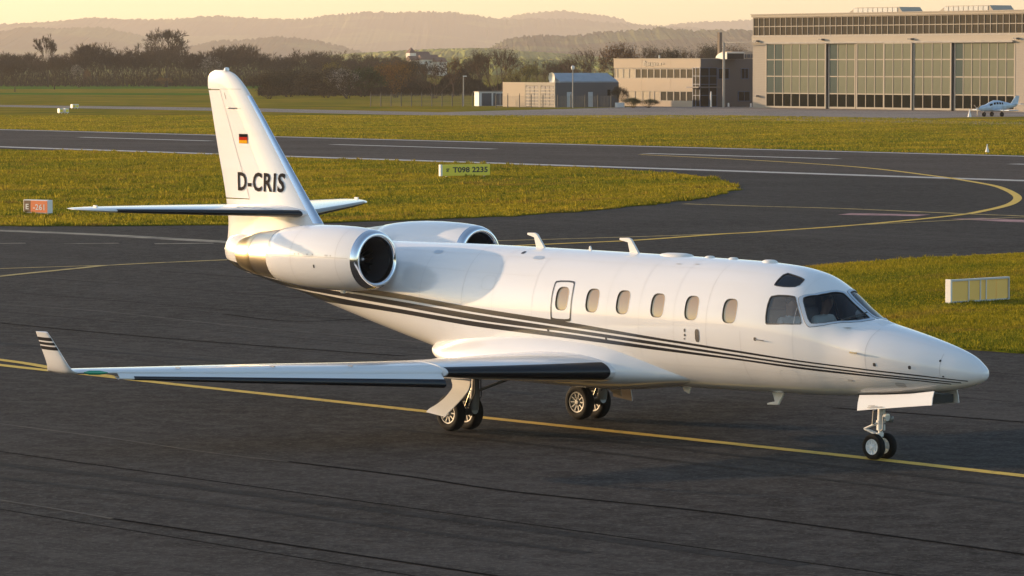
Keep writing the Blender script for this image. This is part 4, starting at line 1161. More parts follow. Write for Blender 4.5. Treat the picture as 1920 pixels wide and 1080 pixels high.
# ------------------------------------------------------------------ pilots in the cockpit
JM = Matrix.Translation((5.245, 54.55, 0)) @ Matrix.Rotation(-0.81372, 4, 'Z')
M_skin = mat('skin', (0.42, 0.24, 0.17), 0.55)
M_shirt = mat('white_shirt', (0.78, 0.78, 0.78), 0.7)
M_trous = mat('dark_trousers', (0.02, 0.02, 0.03), 0.8)
M_hair = mat('dark_hair', (0.02, 0.014, 0.01), 0.6)
def pilot(s, y, label, lean=0.0):
    V = []; E_ = []; Rr = []
    def v(p, r_, par=None):
        V.append(p); Rr.append(r_)
        if par is not None: E_.append((par, len(V) - 1))
        return len(V) - 1
    pel = v((0, 0, .10), .14); bel = v((-.02, 0, .28), .135, pel); ch = v((-.03 + lean * .4, 0, .45), .15, bel)
    nb = v((-.01 + lean * .6, 0, .58), .065, ch); nk = v((.01 + lean * .7, 0, .64), .055, nb)
    hd = v((.03 + lean, 0, .73), .085, nk); ht = v((.03 + lean, 0, .82), .085, hd); hc = v((.02 + lean, 0, .87), .05, ht)
    v((.125 + lean, 0, .74), .016, hd)
    for q in (-1, 1):
        sh = v((-.02 + lean * .5, q * .19, .53), .065, ch); el = v((.13, q * .24, .31), .048, sh); wr = v((.36, q * .16, .36), .032, el); pm = v((.42, q * .15, .37), .034, wr)
        for k, (a, l) in enumerate(((-.026, .07), (-.009, .085), (.009, .08), (.026, .06))):
            f1 = v((.46, q * .15 + a, .375), .009, pm); f2 = v((.46 + l * .6, q * .15 + a, .36), .008, f1); v((.46 + l * .7, q * .15 + a, .335), .007, f2)
        t1 = v((.42, q * .15 - q * .04, .39), .010, pm); v((.455, q * .15 - q * .055, .385), .008, t1)
        hp = v((.05, q * .10, .08), .10, pel); kn = v((.46, q * .13, .14), .07, hp); an = v((.70, q * .13, -.10), .045, kn); v((.82, q * .13, -.12), .038, an)
    me = bpy.data.meshes.new('person'); me.from_pydata(V, E_, [])
    o = bpy.data.objects.new('tmp', me); COL.objects.link(o)
    sk = o.modifiers.new('skin', 'SKIN'); su = o.modifiers.new('sub', 'SUBSURF'); su.levels = su.render_levels = 2
    for i, d in enumerate(me.skin_vertices[0].data): d.radius = (Rr[i], Rr[i]); d.use_root = (i == 0)
    dg = bpy.context.evaluated_depsgraph_get()
    m2 = bpy.data.meshes.new_from_object(o.evaluated_get(dg))
    bpy.data.objects.remove(o)
    for m in (M_shirt, M_skin, M_trous): m2.materials.append(m)
    for p in m2.polygons:
        c = p.center
        p.material_index = 1 if c.z > .60 or (c.x > .30 and c.z > .25) else 2 if c.z < .19 else 0
        p.use_smooth = True
    m2.name = 'person'
    ob = link('person', m2)
    ob.matrix_world = JM @ Matrix.Translation(L(s, y, 1.40))
    tag(ob, label, 'person', 'pilots in the cockpit')
    mb = MB()
    c = Vector((.018 + lean, 0, .79))
    rings = [[c + Vector((-.012 + math.cos(t) * .098 * q, math.sin(t) * .088 * q, h)) for t in np.linspace(0, 2 * math.pi, 17)[:-1]] for q, h in ((.86, -.01), (1.0, .04), (.93, .08), (.6, .115), (.1, .125))]
    mb.loft(rings, True, (True, True)); mb.build('hair', M_hair, ob, 60)
pilot(3.42, 0.34, 'pilot in white shirt seated behind the near cockpit side window', 0.02)
pilot(3.38, -0.33, 'pilot in white shirt seated on the far side of the cockpit', 0.06)

# ------------------------------------------------------------------ airfield signs and lights
M_sigy = mat('sign_yellow', (0.80, 0.66, 0.05), 0.45)
M_sigo = mat('sign_orange', (0.80, 0.17, 0.035), 0.45)
M_sigb = mat('sign_brown', (0.11, 0.045, 0.015), 0.45)
M_sigw = mat('sign_white', (0.72, 0.70, 0.66), 0.45)
M_sigg = mat('sign_frame', (0.50, 0.48, 0.44), 0.45)
M_amber = mat('sign_back_amber', (0.88, 0.52, 0.12), 0.4)
M_black = mat('sign_black', (0.02, 0.02, 0.02), 0.5)
def sign(a, b, h, thick, label, ground=0.03, z0=0.08):
    """upright board whose base runs from ground point a to b (local x along it, +y behind)."""
    a = Vector(a); b = Vector(b); d = b - a
    o = empty('airfield_sign', (a.x, a.y, 0), math.atan2(d.y, d.x), label, 'sign')
    return o, d.length
def on_board(txt, x0, x1, z0, z1, y, m, parent, bold=.02, name='lettering'):
    V, F = text_mesh(txt, 1.0, bold)
    xs = [v[0] for v in V]; ys = [v[1] for v in V]
    mb = MB(); mb.add([(lerp(x0, x1, (v[0] - min(xs)) / (max(xs) - min(xs))), y, lerp(z0, z1, (v[1] - min(ys)) / (max(ys) - min(ys)))) for v in V], F)
    return mb.build(name, m, parent, 0)
o, w = sign(G(829, 334), G(919, 332.5), .6, .18, 'long yellow guidance sign with black lettering on the grass verge')
mb = MB(); mb.box((0, 0, .10), (w, .16, .66)); mb.build('board', M_sigy, o, 0, .02)
mb = MB(); mb.box((-.10, -.012, .09), (.02, .18, .67)); mb.build('end_cap', M_sigw, o, 0, .02)
on_board('T098 2235', .60, w - .14, .26, .54, -.006, M_black, o, .03)
on_board('sr', .24, .42, .30, .48, -.006, M_black, o, .03)
for x in (.3, w - .3):
    mb = MB(); mb.box((x - .04, .04, 0.0), (x + .04, .12, .10)); mb.build('leg', M_sigg, o, 0)
o, w = sign(G(44, 403), G(90, 404.5), .56, .2, 'small orange and brown sign with white characters on the left verge')
mb = MB(); mb.box((0, 0, .08), (w, .26, .58)); mb.build('housing', M_sigw, o, 0, .02)
mb = MB(); mb.box((.03, -.006, .11), (.30 * w, .0, .55)); mb.build('location_panel', M_sigb, o, 0)
mb = MB(); mb.box((.30 * w + .004, -.006, .11), (w - .03, .0, .55)); mb.build('direction_panel', M_sigo, o, 0)
on_board('E', .10 * w, .22 * w, .22, .42, -.010, M_sigw, o, .02)
on_board('-261', .40 * w, .86 * w, .20, .42, -.010, M_sigw, o, .01)
for x in (.12, w - .12):
    mb = MB(); mb.box((x - .03, .08, 0.0), (x + .03, .16, .08)); mb.build('leg', M_sigg, o, 0)
o, w = sign(G(1784, 572), G(1893, 565), .58, .2, 'amber-panelled sign in a pale frame on the grass beyond the nose')
fr = MB(); fr.box((0, 0, .04), (w, .12, .08)); fr.box((0, 0, .55), (w, .12, .59)); fr.box((0, 0, .08), (.03, .12, .55)); fr.box((w - .03, 0, .08), (w, .12, .55)); fr.build('frame', M_sigg, o, 0, .006)
mb = MB(); mb.box((-.05, -.02, .0), (-.003, .15, .60)); mb.build('end_plate', M_sigw, o, 0, .008)
xs = [.03, .30 * w, .50 * w, .60 * w, .78 * w, w - .03]
for k in range(5):
    mb = MB(); mb.box((xs[k] + .006, .03, .08), (xs[k + 1] - .006, .09, .55)); mb.build('panel', M_amber, o, 0)
for k in (1, 2, 3):
    mb = MB(); mb.box((xs[k] - .010, .0, .08), (xs[k] + .010, .05, .55)); mb.build('mullion', M_sigw, o, 0)
for x in (.10 * w, .45 * w, .9 * w):
    mb = MB(); mb.box((x - .03, .03, -.03), (x + .03, .09, .02)); mb.build('leg', M_sigg, o, 0)

def marker(px, h, label, name='marker_light', cat='marker light', grp='small white runway fixtures'):
    p = G(*px)
    o = empty(name, (p.x, p.y, 0), .4, label, cat, grp)
    mb = MB(); mb.lathe([(-.02, .30 * h), (.06 * h, .30 * h), (.5 * h, .17 * h), (.85 * h, .10 * h), (h, .07 * h), (h, 0)], (0, 0, 0), (0, 0, 1), 16); mb.build('cone', M_sigw, o, 40)
    mb = MB(); mb.lathe([(h, .07 * h), (1.12 * h, .09 * h), (1.2 * h, .05 * h), (1.22 * h, 0)], (0, 0, 0), (0, 0, 1), 12); mb.build('lamp', M_lens, o, 50)
marker((1851, 285), .42, 'white cone light standing at the far edge of the runway')
marker((1818, 219), .7, 'small white cone on the apron left of the parked propeller plane')
for k, (px, lab) in enumerate((((113, 213), 'leftmost pale light box of the cluster in the far left grass'), ((124, 213), 'second pale light box of the cluster in the far left grass'), ((137, 204), 'pale light box farther back beside the far left taxiway'), ((143, 204), 'rightmost pale light box beside the far left taxiway'))):
    p = G(*px); o = empty('light_box', (p.x, p.y, -.03), .5, lab, 'light box', 'approach light boxes in the far grass')
    mb = MB(); mb.box((-.22, -.35, .12), (.22, .35, .62)); mb.build('housing', M_sigw, o, 0, .03)
    mb = MB(); mb.box((-.16, -.37, .22), (.16, -.352, .52)); mb.build('lens', M_sigy, o, 0)
    for x in (-.16, .16):
        mb = MB(); mb.box((x - .03, -.03, -.05), (x + .03, .03, .12)); mb.build('leg', M_sigg, o, 0)

# ------------------------------------------------------------------ buildings
BR = math.atan2(-.82, .57)                               # lit faces look to the left, shaded faces to the right
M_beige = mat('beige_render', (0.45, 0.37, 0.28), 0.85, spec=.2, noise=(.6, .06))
M_plank = mat('siding', (0.33, 0.295, 0.25), 0.8, spec=.2, noise=(1.2, .08))
M_trim = mat('trim_cream', (0.38, 0.335, 0.27), 0.8, spec=.2)
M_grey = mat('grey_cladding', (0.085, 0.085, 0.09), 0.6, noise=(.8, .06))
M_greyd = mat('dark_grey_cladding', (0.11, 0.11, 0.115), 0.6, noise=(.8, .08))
M_wglass = mat('window_glass_dark', (0.012, 0.013, 0.010), 0.25, spec=.06)
M_hglass = mat('hangar_glass_dark', (0.012, 0.013, 0.009), 0.5, spec=0.0)
M_pale = mat('pale_blue_door', (0.42, 0.46, 0.48), .6)
M_lant = mat('lantern_pane', (0.30, 0.33, 0.33), .5)
M_curt = mat('curtained_glass', (0.24, 0.20, 0.14), 0.5, spec=.2, noise=(2.5, .12))
M_oliv = mat('translucent_pane', (0.145, 0.155, 0.105), 0.6, spec=.05, noise=(.5, .15))
M_oliv2 = mat('translucent_pane_teal', (0.042, 0.070, 0.064), 0.6, spec=.05, noise=(.5, .15))
M_clere = mat('clerestory_pane', (0.045, 0.038, 0.025), 0.6, spec=.03, noise=(.4, .15))
M_blue = mat('blue_roof', (0.27, 0.315, 0.345), 0.6, noise=(1.0, .08))
M_bluef = mat('blue_frame', (0.05, 0.09, 0.17), 0.5)
M_roofg = mat('roof_grey', (0.25, 0.23, 0.21), 0.8)
M_shell = mat('pale_vault', (0.62, 0.60, 0.52), 0.5)
M_stack = mat('stack_brown', (0.16, 0.12, 0.085), .8)
M_conc = mat('concrete', (0.36, 0.33, 0.29), 0.85, noise=(1.5, .1))
_unit = {}
def unit(m):
    if m.name not in _unit:
        mb = MB(); mb.box((0, 0, 0), (1, 1, 1)); o = mb.build('u', m, None, 0)
        _unit[m.name] = o.data; bpy.data.objects.remove(o)
    return _unit[m.name]
def piece(name, m, parent, lo, hi):
    o = link(name, unit(m), parent)
    o.location = lo; o.scale = [b - a for a, b in zip(lo, hi)]
    return o

# --- hangar
h0 = G(1412, 202.0)
HG = empty('hangar', (h0.x, h0.y, 0), BR, 'large beige hangar with tall glazed sliding doors and a clerestory band', 'hangar')
def wall_x(u, o0):
    """local x on the lit wall plane through o0 seen at column u."""
    d = ray(u, 200); ex = Vector((math.cos(BR), math.sin(BR)))
    # o0 + x*ex = t*(dx,dy)
    det = d.x * (-ex.y) + ex.x * d.y
    t = (o0.x * (-ex.y) + ex.x * o0.y) / det
    return (t * d.x - o0.x) / ex.x if abs(ex.x) > 1e-6 else 0
def wz(v, u=None, o0=h0):
    x = wall_x(u, o0) if u is not None else 0
    Y = o0.y + math.sin(BR) * x
    return AT(u or 960, v, Y).z
HX = lambda u: wall_x(u, h0)
xr = HX(1990); xo0, xo1 = HX(1437), HX(1903)
ztop, zc1, zc0, zop = 12.15, 11.85, 9.40, 8.42
mb = MB()
mb.box((0, .3, -.05), (xr, 42, ztop - .3)); mb.build('hall', M_roofg, HG, 0)
mb = MB(); mb.box((-.15, -.25, zc1), (xr, .3, ztop)); mb.box((-.2, -.35, ztop), (xr, .5, ztop + .12)); mb.build('cornice', M_trim, HG, 0)
mb = MB(); mb.box((-.1, -.2, zop), (xr, .29, zc0)); mb.build('lintel', M_trim, HG, 0)
mb = MB(); mb.box((-.05, -.24, zc0 - .15), (xr, -.2, zc0)); mb.box((xo0, -.5, zop - .05), (xo1, -.2, zop + .18)); mb.build('door_track', M_conc, HG, 0)
for x0, x1 in ((0, xo0), (xo1, xr)):
    n = 26; dz = zop / n
    mb = MB(); mb.box((x0, -.02, -.05), (x1, .28, zop)); pier = mb.build('pier', M_conc, HG, 0)
    for k in range(n): piece('siding_plank', M_plank, pier, (x0 + .01, -.08, k * dz + .015), (x1 - .01, -.022, (k + 1) * dz - .02))
mb = MB(); mb.box((-.06, -.05, zc0 + .0), (.06, 42, zc1)); mb.build('corner_post', M_trim, HG, 0)
# clerestory: two rows of panes between mullions
cl = MB(); ncol = 52; cx = np.linspace(.1, xr - .1, ncol + 1)
for x in cx: cl.box((x - .045, -.10, zc0 + .001), (x + .045, .02, zc1 - .001))
for z in (zc0 + .05, (zc0 + zc1) / 2, zc1 - .06): cl.box((0.05, -.085, z - .05), (xr, .015, z + .05))
clo = cl.build('clerestory', M_trim, HG, 0)
for k in range(ncol):
    for a, b in ((zc0 + .1, (zc0 + zc1) / 2 - .05), ((zc0 + zc1) / 2 + .05, zc1 - .11)):
        piece('pane', M_clere, clo, (cx[k] + .045, -.03, a), (cx[k + 1] - .045, .0, b))
# doors
rows = [0.0, 1.95, 4.15, 6.30, zop - .06]
k_ = 0
for ua, ub, n, back in ((1440, 1551, 7, 0), (1555, 1604, 3, .25), (1610, 1660.5, 3, .0), (1663, 1714, 3, -.18), (1717, 1786, 4, .0), (1791, 1903, 7, .25)):
    xa, xb = HX(ua), HX(ub); fy = -.30 + back
    dr = MB(); xs = np.linspace(xa, xb, n + 1)
    for i, x in enumerate(xs):
        w_ = .11 if i in (0, n) else .055
        dr.box((x - w_, fy - .06, .02), (x + w_, fy + .08, rows[-1]))
    for z in rows: dr.box((xa + .01, fy - .05, max(z - .07, .03) if z else .03), (xb - .01, fy + .07, z + .07 if z else .28))
    do = dr.build('hangar_door', M_trim, HG, 0)
    for i in range(n):
        for j in range(4):
            if j == 0: m = M_hglass
            elif back > .1 and i == 0 or (k_ == 0 and i < 2): m = M_oliv2
            else: m = M_oliv
            piece('pane', m, do, (xs[i] + .056, fy - .01, rows[j] + (.29 if j == 0 else .07)), (xs[i + 1] - .056, fy + .02, rows[j + 1] - .07))
    k_ += 1
mb = MB(); mb.box((xo0, .1, 0), (xo1, .28, zop)); mb.build('door_recess', M_greyd, HG, 0)
# roof lanterns
for u0, u1 in ((1548, 1662), (1716, 1832), (1898, 1990)):
    xa, xb = HX(u0), HX(u1)
    mb = MB(); h = 1.15; zb = ztop - .35
    pr = [(xa, zb), (xa + 2.2, zb + h), (xb - 1.2, zb + h), (xb, zb)]
    mb.loft([[(x, 3.0, z) for x, z in pr], [(x, 6.5, z) for x, z in pr]], True, (True, True)); la = mb.build('roof_lantern', M_trim, HG, 0)
    n = 9; xs = np.linspace(xa + 1.9, xb - 1.4, n + 1)
    for i in range(n): piece('lantern_pane', M_lant, la, (xs[i] + .06, 2.94, zb + .45), (xs[i + 1] - .06, 2.995, zb + h - .08))
for u, v in ((1423, 77), (1423, 180), (1545, 74), (1712, 73), (1910, 72)):
    x = HX(u); z = wz(v, u); piece('flood_lamp', M_greyd, HG, (x - .3, -.75, z - .1), (x + .3, -.21, z + .1))

# --- office block
o0 = G(1313, 200.5)
OF = empty('office_building', (o0.x, o0.y, 0), BR, 'two-storey beige office block with ribbon windows and a dark shaded side', 'building')
OX = lambda u: wall_x(u, o0)
LX = OX(1150.5); DY = 8.9; zt = 6.45
z_p, z_w1, z_w0, z_s = 5.22, 5.12, 3.78, 2.08
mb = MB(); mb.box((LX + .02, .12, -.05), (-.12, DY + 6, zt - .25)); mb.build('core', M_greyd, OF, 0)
pn = np.linspace(LX, 0, 4)
for k in range(3):
    piece('facade_panel', M_beige, OF, (pn[k] + .015, 0, z_p), (pn[k + 1] - .015, .119, zt))
    piece('facade_panel', M_beige, OF, (pn[k] + .015, -.02, z_s), (pn[k + 1] - .015, .119, z_w0))
    piece('facade_panel', M_beige, OF, (pn[k] + .015, .0, -.05), (pn[k + 1] - .015, .119, .72))
mb = MB(); mb.box((LX - .05, -.08, zt), (.05, DY, zt + .08)); mb.build('parapet_cap', M_trim, OF, 0)
def ribbon(z0, z1, ux, seed, dark_from):
    rng = random.Random(seed)
    for k in range(len(ux) - 1):
        a, b = OX(ux[k]), OX(ux[k + 1])
        mb = MB(); mb.box((a, .0, z0), (a + .12, .118, z1)); mb.box((b - .12, .0, z0), (b, .118, z1)); mb.box((a + .12, .01, z0), (b - .12, .118, z0 + .1)); mb.box((a + .12, .01, z1 - .08), (b - .12, .118, z1))
        wf = mb.build('window', M_trim, OF, 0)
        piece('pane', M_wglass if ux[k] > dark_from or rng.random() < .2 else M_curt, wf, (a + .12, .05, z0 + .1), (b - .12, .09, z1 - .08))
ribbon(z_w0, z_w1, [1151.5, 1157, 1168, 1179, 1191, 1202, 1214, 1226, 1238, 1250, 1263, 1275, 1287, 1299], 3, 1188)
ribbon(.72, z_s, [1176, 1190, 1204, 1217, 1226, 1238, 1250, 1263, 1275, 1287, 1299], 5, 1228)
piece('facade_panel', M_beige, OF, (LX + .01, 0, .721), (OX(1175), .119, z_s - .002))
# glazed corner stair
mb = MB()
for z in (0, 1.5, 3.0, 4.1, 5.2):
    mb.box((OX(1300.5), -.25, z), (.3, -.17, z + .08)); mb.box((.22, -.17, z), (.3, 2.6, z + .08))
for x in (OX(1301.5), OX(1307), .2): mb.box((x - .05, -.26, 0), (x + .05, -.16, 5.3))
for y in (1.2, 2.55): mb.box((.2, y, 0), (.31, y + .1, 5.3))
st = mb.build('stair_frame', M_bluef, OF, 0)
for z0, z1 in ((.08, 1.5), (1.58, 3.0), (3.08, 4.1), (4.18, 5.2)):
    piece('pane', M_wglass, st, (OX(1301.5) + .05, -.22, z0), (OX(1307) - .05, -.20, z1)); piece('pane', M_wglass, st, (OX(1307) + .05, -.22, z0), (.15, -.20, z1)); piece('pane', M_wglass, st, (.24, -.1, z0), (.27, 1.2, z1)); piece('pane', M_wglass, st, (.24, 1.3, z0), (.27, 2.55, z1))
mb = MB(); mb.box((OX(1298), -1.0, 2.55), (.9, 2.8, 2.72)); mb.build('canopy', M_greyd, OF, 0)
# shaded side
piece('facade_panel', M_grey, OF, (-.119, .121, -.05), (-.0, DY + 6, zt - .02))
for y0, y1, z0, z1 in ((3.0, 4.9, 3.7, 5.2), (6.9, 8.2, 3.7, 5.2), (6.4, 8.5, .7, 2.1)):
    mb = MB(); mb.box((.001, y0, z0), (.07, y1, z0 + .1)); mb.box((.001, y0, z1 - .1), (.07, y1, z1)); mb.box((.001, y0, z0 + .1), (.07, y0 + .1, z1 - .1)); mb.box((.001, y1 - .1, z0 + .1), (.07, y1, z1 - .1)); mb.box((.001, (y0 + y1) / 2 - .04, z0 + .1), (.07, (y0 + y1) / 2 + .04, z1 - .1))
    wf = mb.build('window', M_bluef, OF, 0)
    piece('pane', M_wglass, wf, (.002, y0 + .1, z0 + .1), (.03, (y0 + y1) / 2 - .04, z1 - .1)); piece('pane', M_wglass, wf, (.002, (y0 + y1) / 2 + .04, z0 + .1), (.03, y1 - .1, z1 - .1))
# roof: vaulted hood, plant room, chimney, vent, sign lettering
mb = MB()
pr = [(math.cos(a) * 2.0, math.sin(a) * .95) for a in np.linspace(math.pi, math.pi * .42, 9)]
mb.loft([[(1.2 + x + .2, 3.0, zt - .05 + z) for x, z in pr] + [(1.2 + pr[-1][0] + .2, 3.0, zt - .05)], [(1.2 + x + .2, 6.0, zt - .05 + z) for x, z in pr] + [(1.2 + pr[-1][0] + .2, 6.0, zt - .05)]], True, (True, True)); mb.build('roof_hood', M_shell, OF, 30)
piece('hood_opening', M_dark, OF, (1.4 + pr[-1][0], 3.1, zt - .04), (1.4 + pr[-1][0] + .03, 5.9, zt + .72))
mb = MB(); mb.box((-3, DY * .62, zt - .1), (-.3, DY + 5, zt + 1.0)); pr_ = mb.build('plant_room', M_beige, OF, 0)
for k in range(6): piece('louvre', M_grey, pr_, (-.29, DY * .64 + k * .62, zt + .12), (-.24, DY * .64 + k * .62 + .5, zt + .62))
mb = MB(); mb.box((-1.6, DY * .62 - 1.4, zt - .2), (-1.15, DY * .62 - .95, 10.0)); ch_ = mb.build('chimney', M_stack, OF, 0)
mb = MB(); mb.tube([(OX(1225), 1.0, zt), (OX(1225), 1.0, zt + .5)], .12, 10); mb.build('roof_vent', M_shell, OF)
x0 = OX(1206)
mb = MB()
for k, (a, b, c, d) in enumerate(((0, .12, .5, .75), (.35, .02, .7, .55), (.75, .1, 1.05, .5), (1.1, .1, 1.4, .5), (1.55, .05, 1.95, .52), (2.05, .1, 2.5, .5), (2.6, .14, 2.95, .48), (3.05, .2, 3.6, .42), (3.7, .25, 4.1, .38))):
    mb.box((x0 + a * 1.15, -.06, 5.38 + b), (x0 + c * 1.15, -.002, 5.38 + d + .1))
mb.build('facade_lettering', M_black, OF, 0)
# --- pipe frame beside the office
p = G(1357, 201.6)
o = empty('pipe_mast', (p.x, p.y, 0), BR, 'tall grey pipe mast with an arm between office and hangar', 'mast')
mb = MB(); mb.tube([(0, 0, 0), (0, 0, 8.6)], .17, 12); mb.build('pole', M_conc, o, 40)
mb = MB(); mb.tube([(0, 0, 8.6), (6.3, .3, 8.6)], .07, 8); mb.build('arm', M_conc, o, 40)

# --- low building with the pigeonhole front
l0 = G(1041, 201.0)
LB = empty('low_building', (l0.x, l0.y, 0), BR, 'low flat annex with beige front, stacked openings and blue sloping roof', 'building')
LXf = lambda u: wall_x(u, l0)
xa = LXf(942.5); zt2 = 3.30
mb = MB(); mb.box((xa, .1, -.05), (-.05, 10.5, zt2 - .1)); mb.build('core', M_grey, LB, 0)
xs = LXf(984)
piece('facade_panel', M_beige, LB, (xa, 0, -.05), (xs - .01, .099, zt2))
# grid of openings
mb = MB(); mb.box((xs + .001, .0, -.02), (xs + .18, .098, zt2 - .45)); mb.box((-.25, .0, -.02), (-.06, .098, zt2 - .45)); mb.box(((xs) / 2 - .35, .0, -.02), (xs / 2 + .15, .098, zt2 - .45)); mb.box((xs + .001, -.01, zt2 - .449), (-.06, .099, zt2))
rk = mb.build('rack_front', M_trim, LB, 0)
for a, b in ((xs + .18, xs / 2 - .35), (xs / 2 + .15, -.25)):
    for k in range(6):
        z = .05 + k * .45
        piece('shelf', M_trim, rk, (a, .005, z), (b, .097, z + .14))
        n = 3; w = (b - a) / n
        for i in range(n): piece('opening', M_greyd, rk, (a + i * w + .06, .03, z + .14), (a + (i + 1) * w - .06, .095, z + .45))
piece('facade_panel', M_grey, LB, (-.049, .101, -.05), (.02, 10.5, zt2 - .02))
mb = MB(); mb.add([(-.3, 1.0, zt2 + .15), (-.3, 10.6, zt2 + .15), (-2.8, 10.6, zt2 + 1.25), (-2.8, 1.0, zt2 + 1.25), (-.3, 1.0, zt2 - .1), (-.3, 10.6, zt2 - .1), (-2.8, 10.6, zt2 - .1), (-2.8, 1.0, zt2 - .1)], [(0, 1, 2, 3), (0, 4, 5, 1), (3, 2, 6, 7), (0, 3, 7, 4), (1, 5, 6, 2), (4, 7, 6, 5)]); rf = mb.build('roof', M_blue, LB, 0)
for k in range(16): piece('roof_seam', M_blue, rf, (-.32, 1.2 + k * .6, zt2 + .1), (-.28, 1.24 + k * .6, zt2 + .17))
for y in (1.9, 5.4):
    mb = MB(); mb.box((.021, y, 0), (.06, y + .75, 2.0)); mb.build('door', M_pale, LB, 0)
for y in (8.6,): piece('window', M_wglass, LB, (.021, y, 1.5), (.05, y + .5, 2.3))
mb = MB(); rings = []
for q, d in ((1, 0.0), (.8, .12), (.5, .22), (.1, .27)): rings.append([(-1.6 + math.cos(t) * .72 * q, .55 + d, zt2 + .62 + math.sin(t) * .72 * q) for t in np.linspace(0, 2 * math.pi, 19)[:-1]])
mb.loft(rings, True, (False, True)); mb.tube([(-1.6, .8, zt2), (-1.6, .8, zt2 + .5)], .07, 8); mb.build('dish', M_shell, LB, 50)
mb = MB(); mb.box((xs / 2 - .3, 2.0, zt2), (xs / 2 + .05, 2.3, zt2 + 1.0)); mb.build('chimney', M_conc, LB, 0)

# --- shed
s0 = G(898, 198.6)
SH = empty('shed', (s0.x, s0.y, 0), BR, 'small white box shed with a grey door beside the fence', 'shed')
SX = wall_x(889.5, s0)
mb = MB(); mb.box((SX, 0, -.05), (-.03, 4.4, 1.9)); mb.build('wall', M_sigw, SH, 0)
mb = MB(); mb.box((SX - .08, -.08, 1.9), (.06, 4.5, 2.02)); mb.build('roof', M_trim, SH, 0)
mb = MB(); mb.box((-.029, .5, 0), (.01, 2.1, 1.75)); mb.build('door', M_grey, SH, 0)
mb = MB(); mb.box((-.029, 2.4, .0), (.01, 2.8, 1.75)); mb.build('post', M_greyd, SH, 0)
for y in (2.95, 3.6): piece('panel', M_grey, SH, (-.029, y, .1), (.008, y + .55, 1.7))

# --- fence, lamp posts, planters
M_post = mat('fence_post', (0.10, 0.085, 0.065), 0.7)
M_wire = mat('fence_wire', (0.14, 0.13, 0.11), 0.6)
def fence(us, v, h, label, wires=True):
    pts = [G(u, v) for u in us]
    o = empty('mesh_fence', (pts[0].x, pts[0].y, 0), 0, label, 'fence')
    b = pts[0]
    for p in pts:
        mb = MB(); d = p - b
        mb.prism((d.x, d.y, -.05), (d.x, d.y, h), .12, n=6); mb.prism((d.x, d.y, h), (d.x + .02, d.y - .28, h + .22), .08, n=6)
        mb.build('post', M_post, o, 0)
    if wires:
        for k in range(len(pts) - 1):
            mb = MB(); a, c = pts[k] - b, pts[k + 1] - b
            for z in np.arange(.06, h, .16): mb.prism((a.x, a.y, z), (c.x, c.y, z), .016, n=3)
            n = 9
            for i in range(n):
                q = a.lerp(c, (i + .5) / n); mb.prism((q.x, q.y, .05), (q.x, q.y, h - .05), .014, n=3)
            mb.build('wire_panel', M_wire, o, 0)
fence(list(np.linspace(695, 886, 11)), 199.4, 1.75, 'wire mesh fence on dark posts left of the white shed')
fence([930, 952, 974, 996, 1018, 1046, 1070, 1097, 1121, 1146], 202.3, 1.65, 'wire mesh fence in front of the low annex')
def lamp(px, h, label, globe=False):
    p = G(*px); o = empty('lamp_post', (p.x, p.y, 0), 0, label, 'lamp post')
    mb = MB(); mb.tube([(0, 0, -.05), (0, 0, h)], [.09, .06], 10); mb.build('pole', M_conc, o, 40)
    mb = MB()
    if globe: mb.lathe([(h, .08), (h + .1, .2), (h + .35, .25), (h + .55, .15), (h + .6, 0)], (0, 0, 0), (0, 0, 1), 14)
    else: mb.box((-.08, -.1, h - .03), (.45, .1, h + .1))
    mb.build('lamp_head', M_sigw, o, 40)
lamp((869, 198.8), 4.05, 'slim lamp post by the fence left of the shed')
lamp((1074, 202.0), 4.95, 'slim mast with a white globe in front of the annex', True)
for px, lab in (((1366, 200.5), 'white bollard by the foot of the pipe mast'), ((1408, 201), 'white bollard at the hangar corner'), ((1333, 200.8), 'white post beside the office entrance')):
    p = G(*px); o = empty('bollard', (p.x, p.y, 0), 0, lab, 'bollard', 'white bollards along the office front')
    hh = .55 if 'bollard' in lab else 2.1
    mb = MB(); mb.lathe([(-.05, .12), (hh * .75, .12), (hh * .9, .10), (hh, .05), (hh, 0)], (0, 0, 0), (0, 0, 1), 12); mb.build('post', M_sigw, o, 40)
    mb = MB(); mb.lathe([(-.05, .2), (.04, .2), (.05, .12)], (0, 0, 0), (0, 0, 1), 12); mb.build('base', M_conc, o, 40)
p = G(1162, 201.2); o = empty('planter', (p.x, p.y, 0), .3, 'white square planter with a bare shrub before the office', 'planter')
mb = MB(); mb.box((-.55, -.4, -.02), (.55, .4, .62)); mb.build('pot', M_sigw, o, 0, .04)
PLANTER = o

# ------------------------------------------------------------------ parked propeller plane
p = G(1866, 218.5)
PP = empty('propeller_plane', (p.x, p.y, 0), math.atan2(-.42, -.90), 'small pale blue low-wing propeller plane parked in front of the hangar', 'plane')
M_pblue = mat('plane_pale_blue', (0.42, 0.52, 0.62), 0.3, coat=.5, noise=(2.0, .15))
M_pdark = mat('plane_dark_blue', (0.03, 0.06, 0.16), 0.3, coat=.5)
sc_ = .82
pf = [(2.75, .02, 1.05, .02), (2.6, .20, 1.05, .2), (2.2, .36, 1.08, .36), (1.5, .46, 1.15, .46), (.9, .55, 1.3, .62), (.3, .58, 1.42, .74), (-.6, .56, 1.42, .72), (-1.4, .44, 1.4, .56), (-2.4, .24, 1.42, .32), (-3.3, .10, 1.5, .16)]
mb = MB(); mb.loft([[(x * sc_, w * math.cos(t) * sc_, (z + h * math.sin(t)) * sc_) for t in np.linspace(0, 2 * math.pi, 25)[:-1]] for x, w, z, h in pf]); bd = mb.build('fuselage', M_pblue, PP, 50)
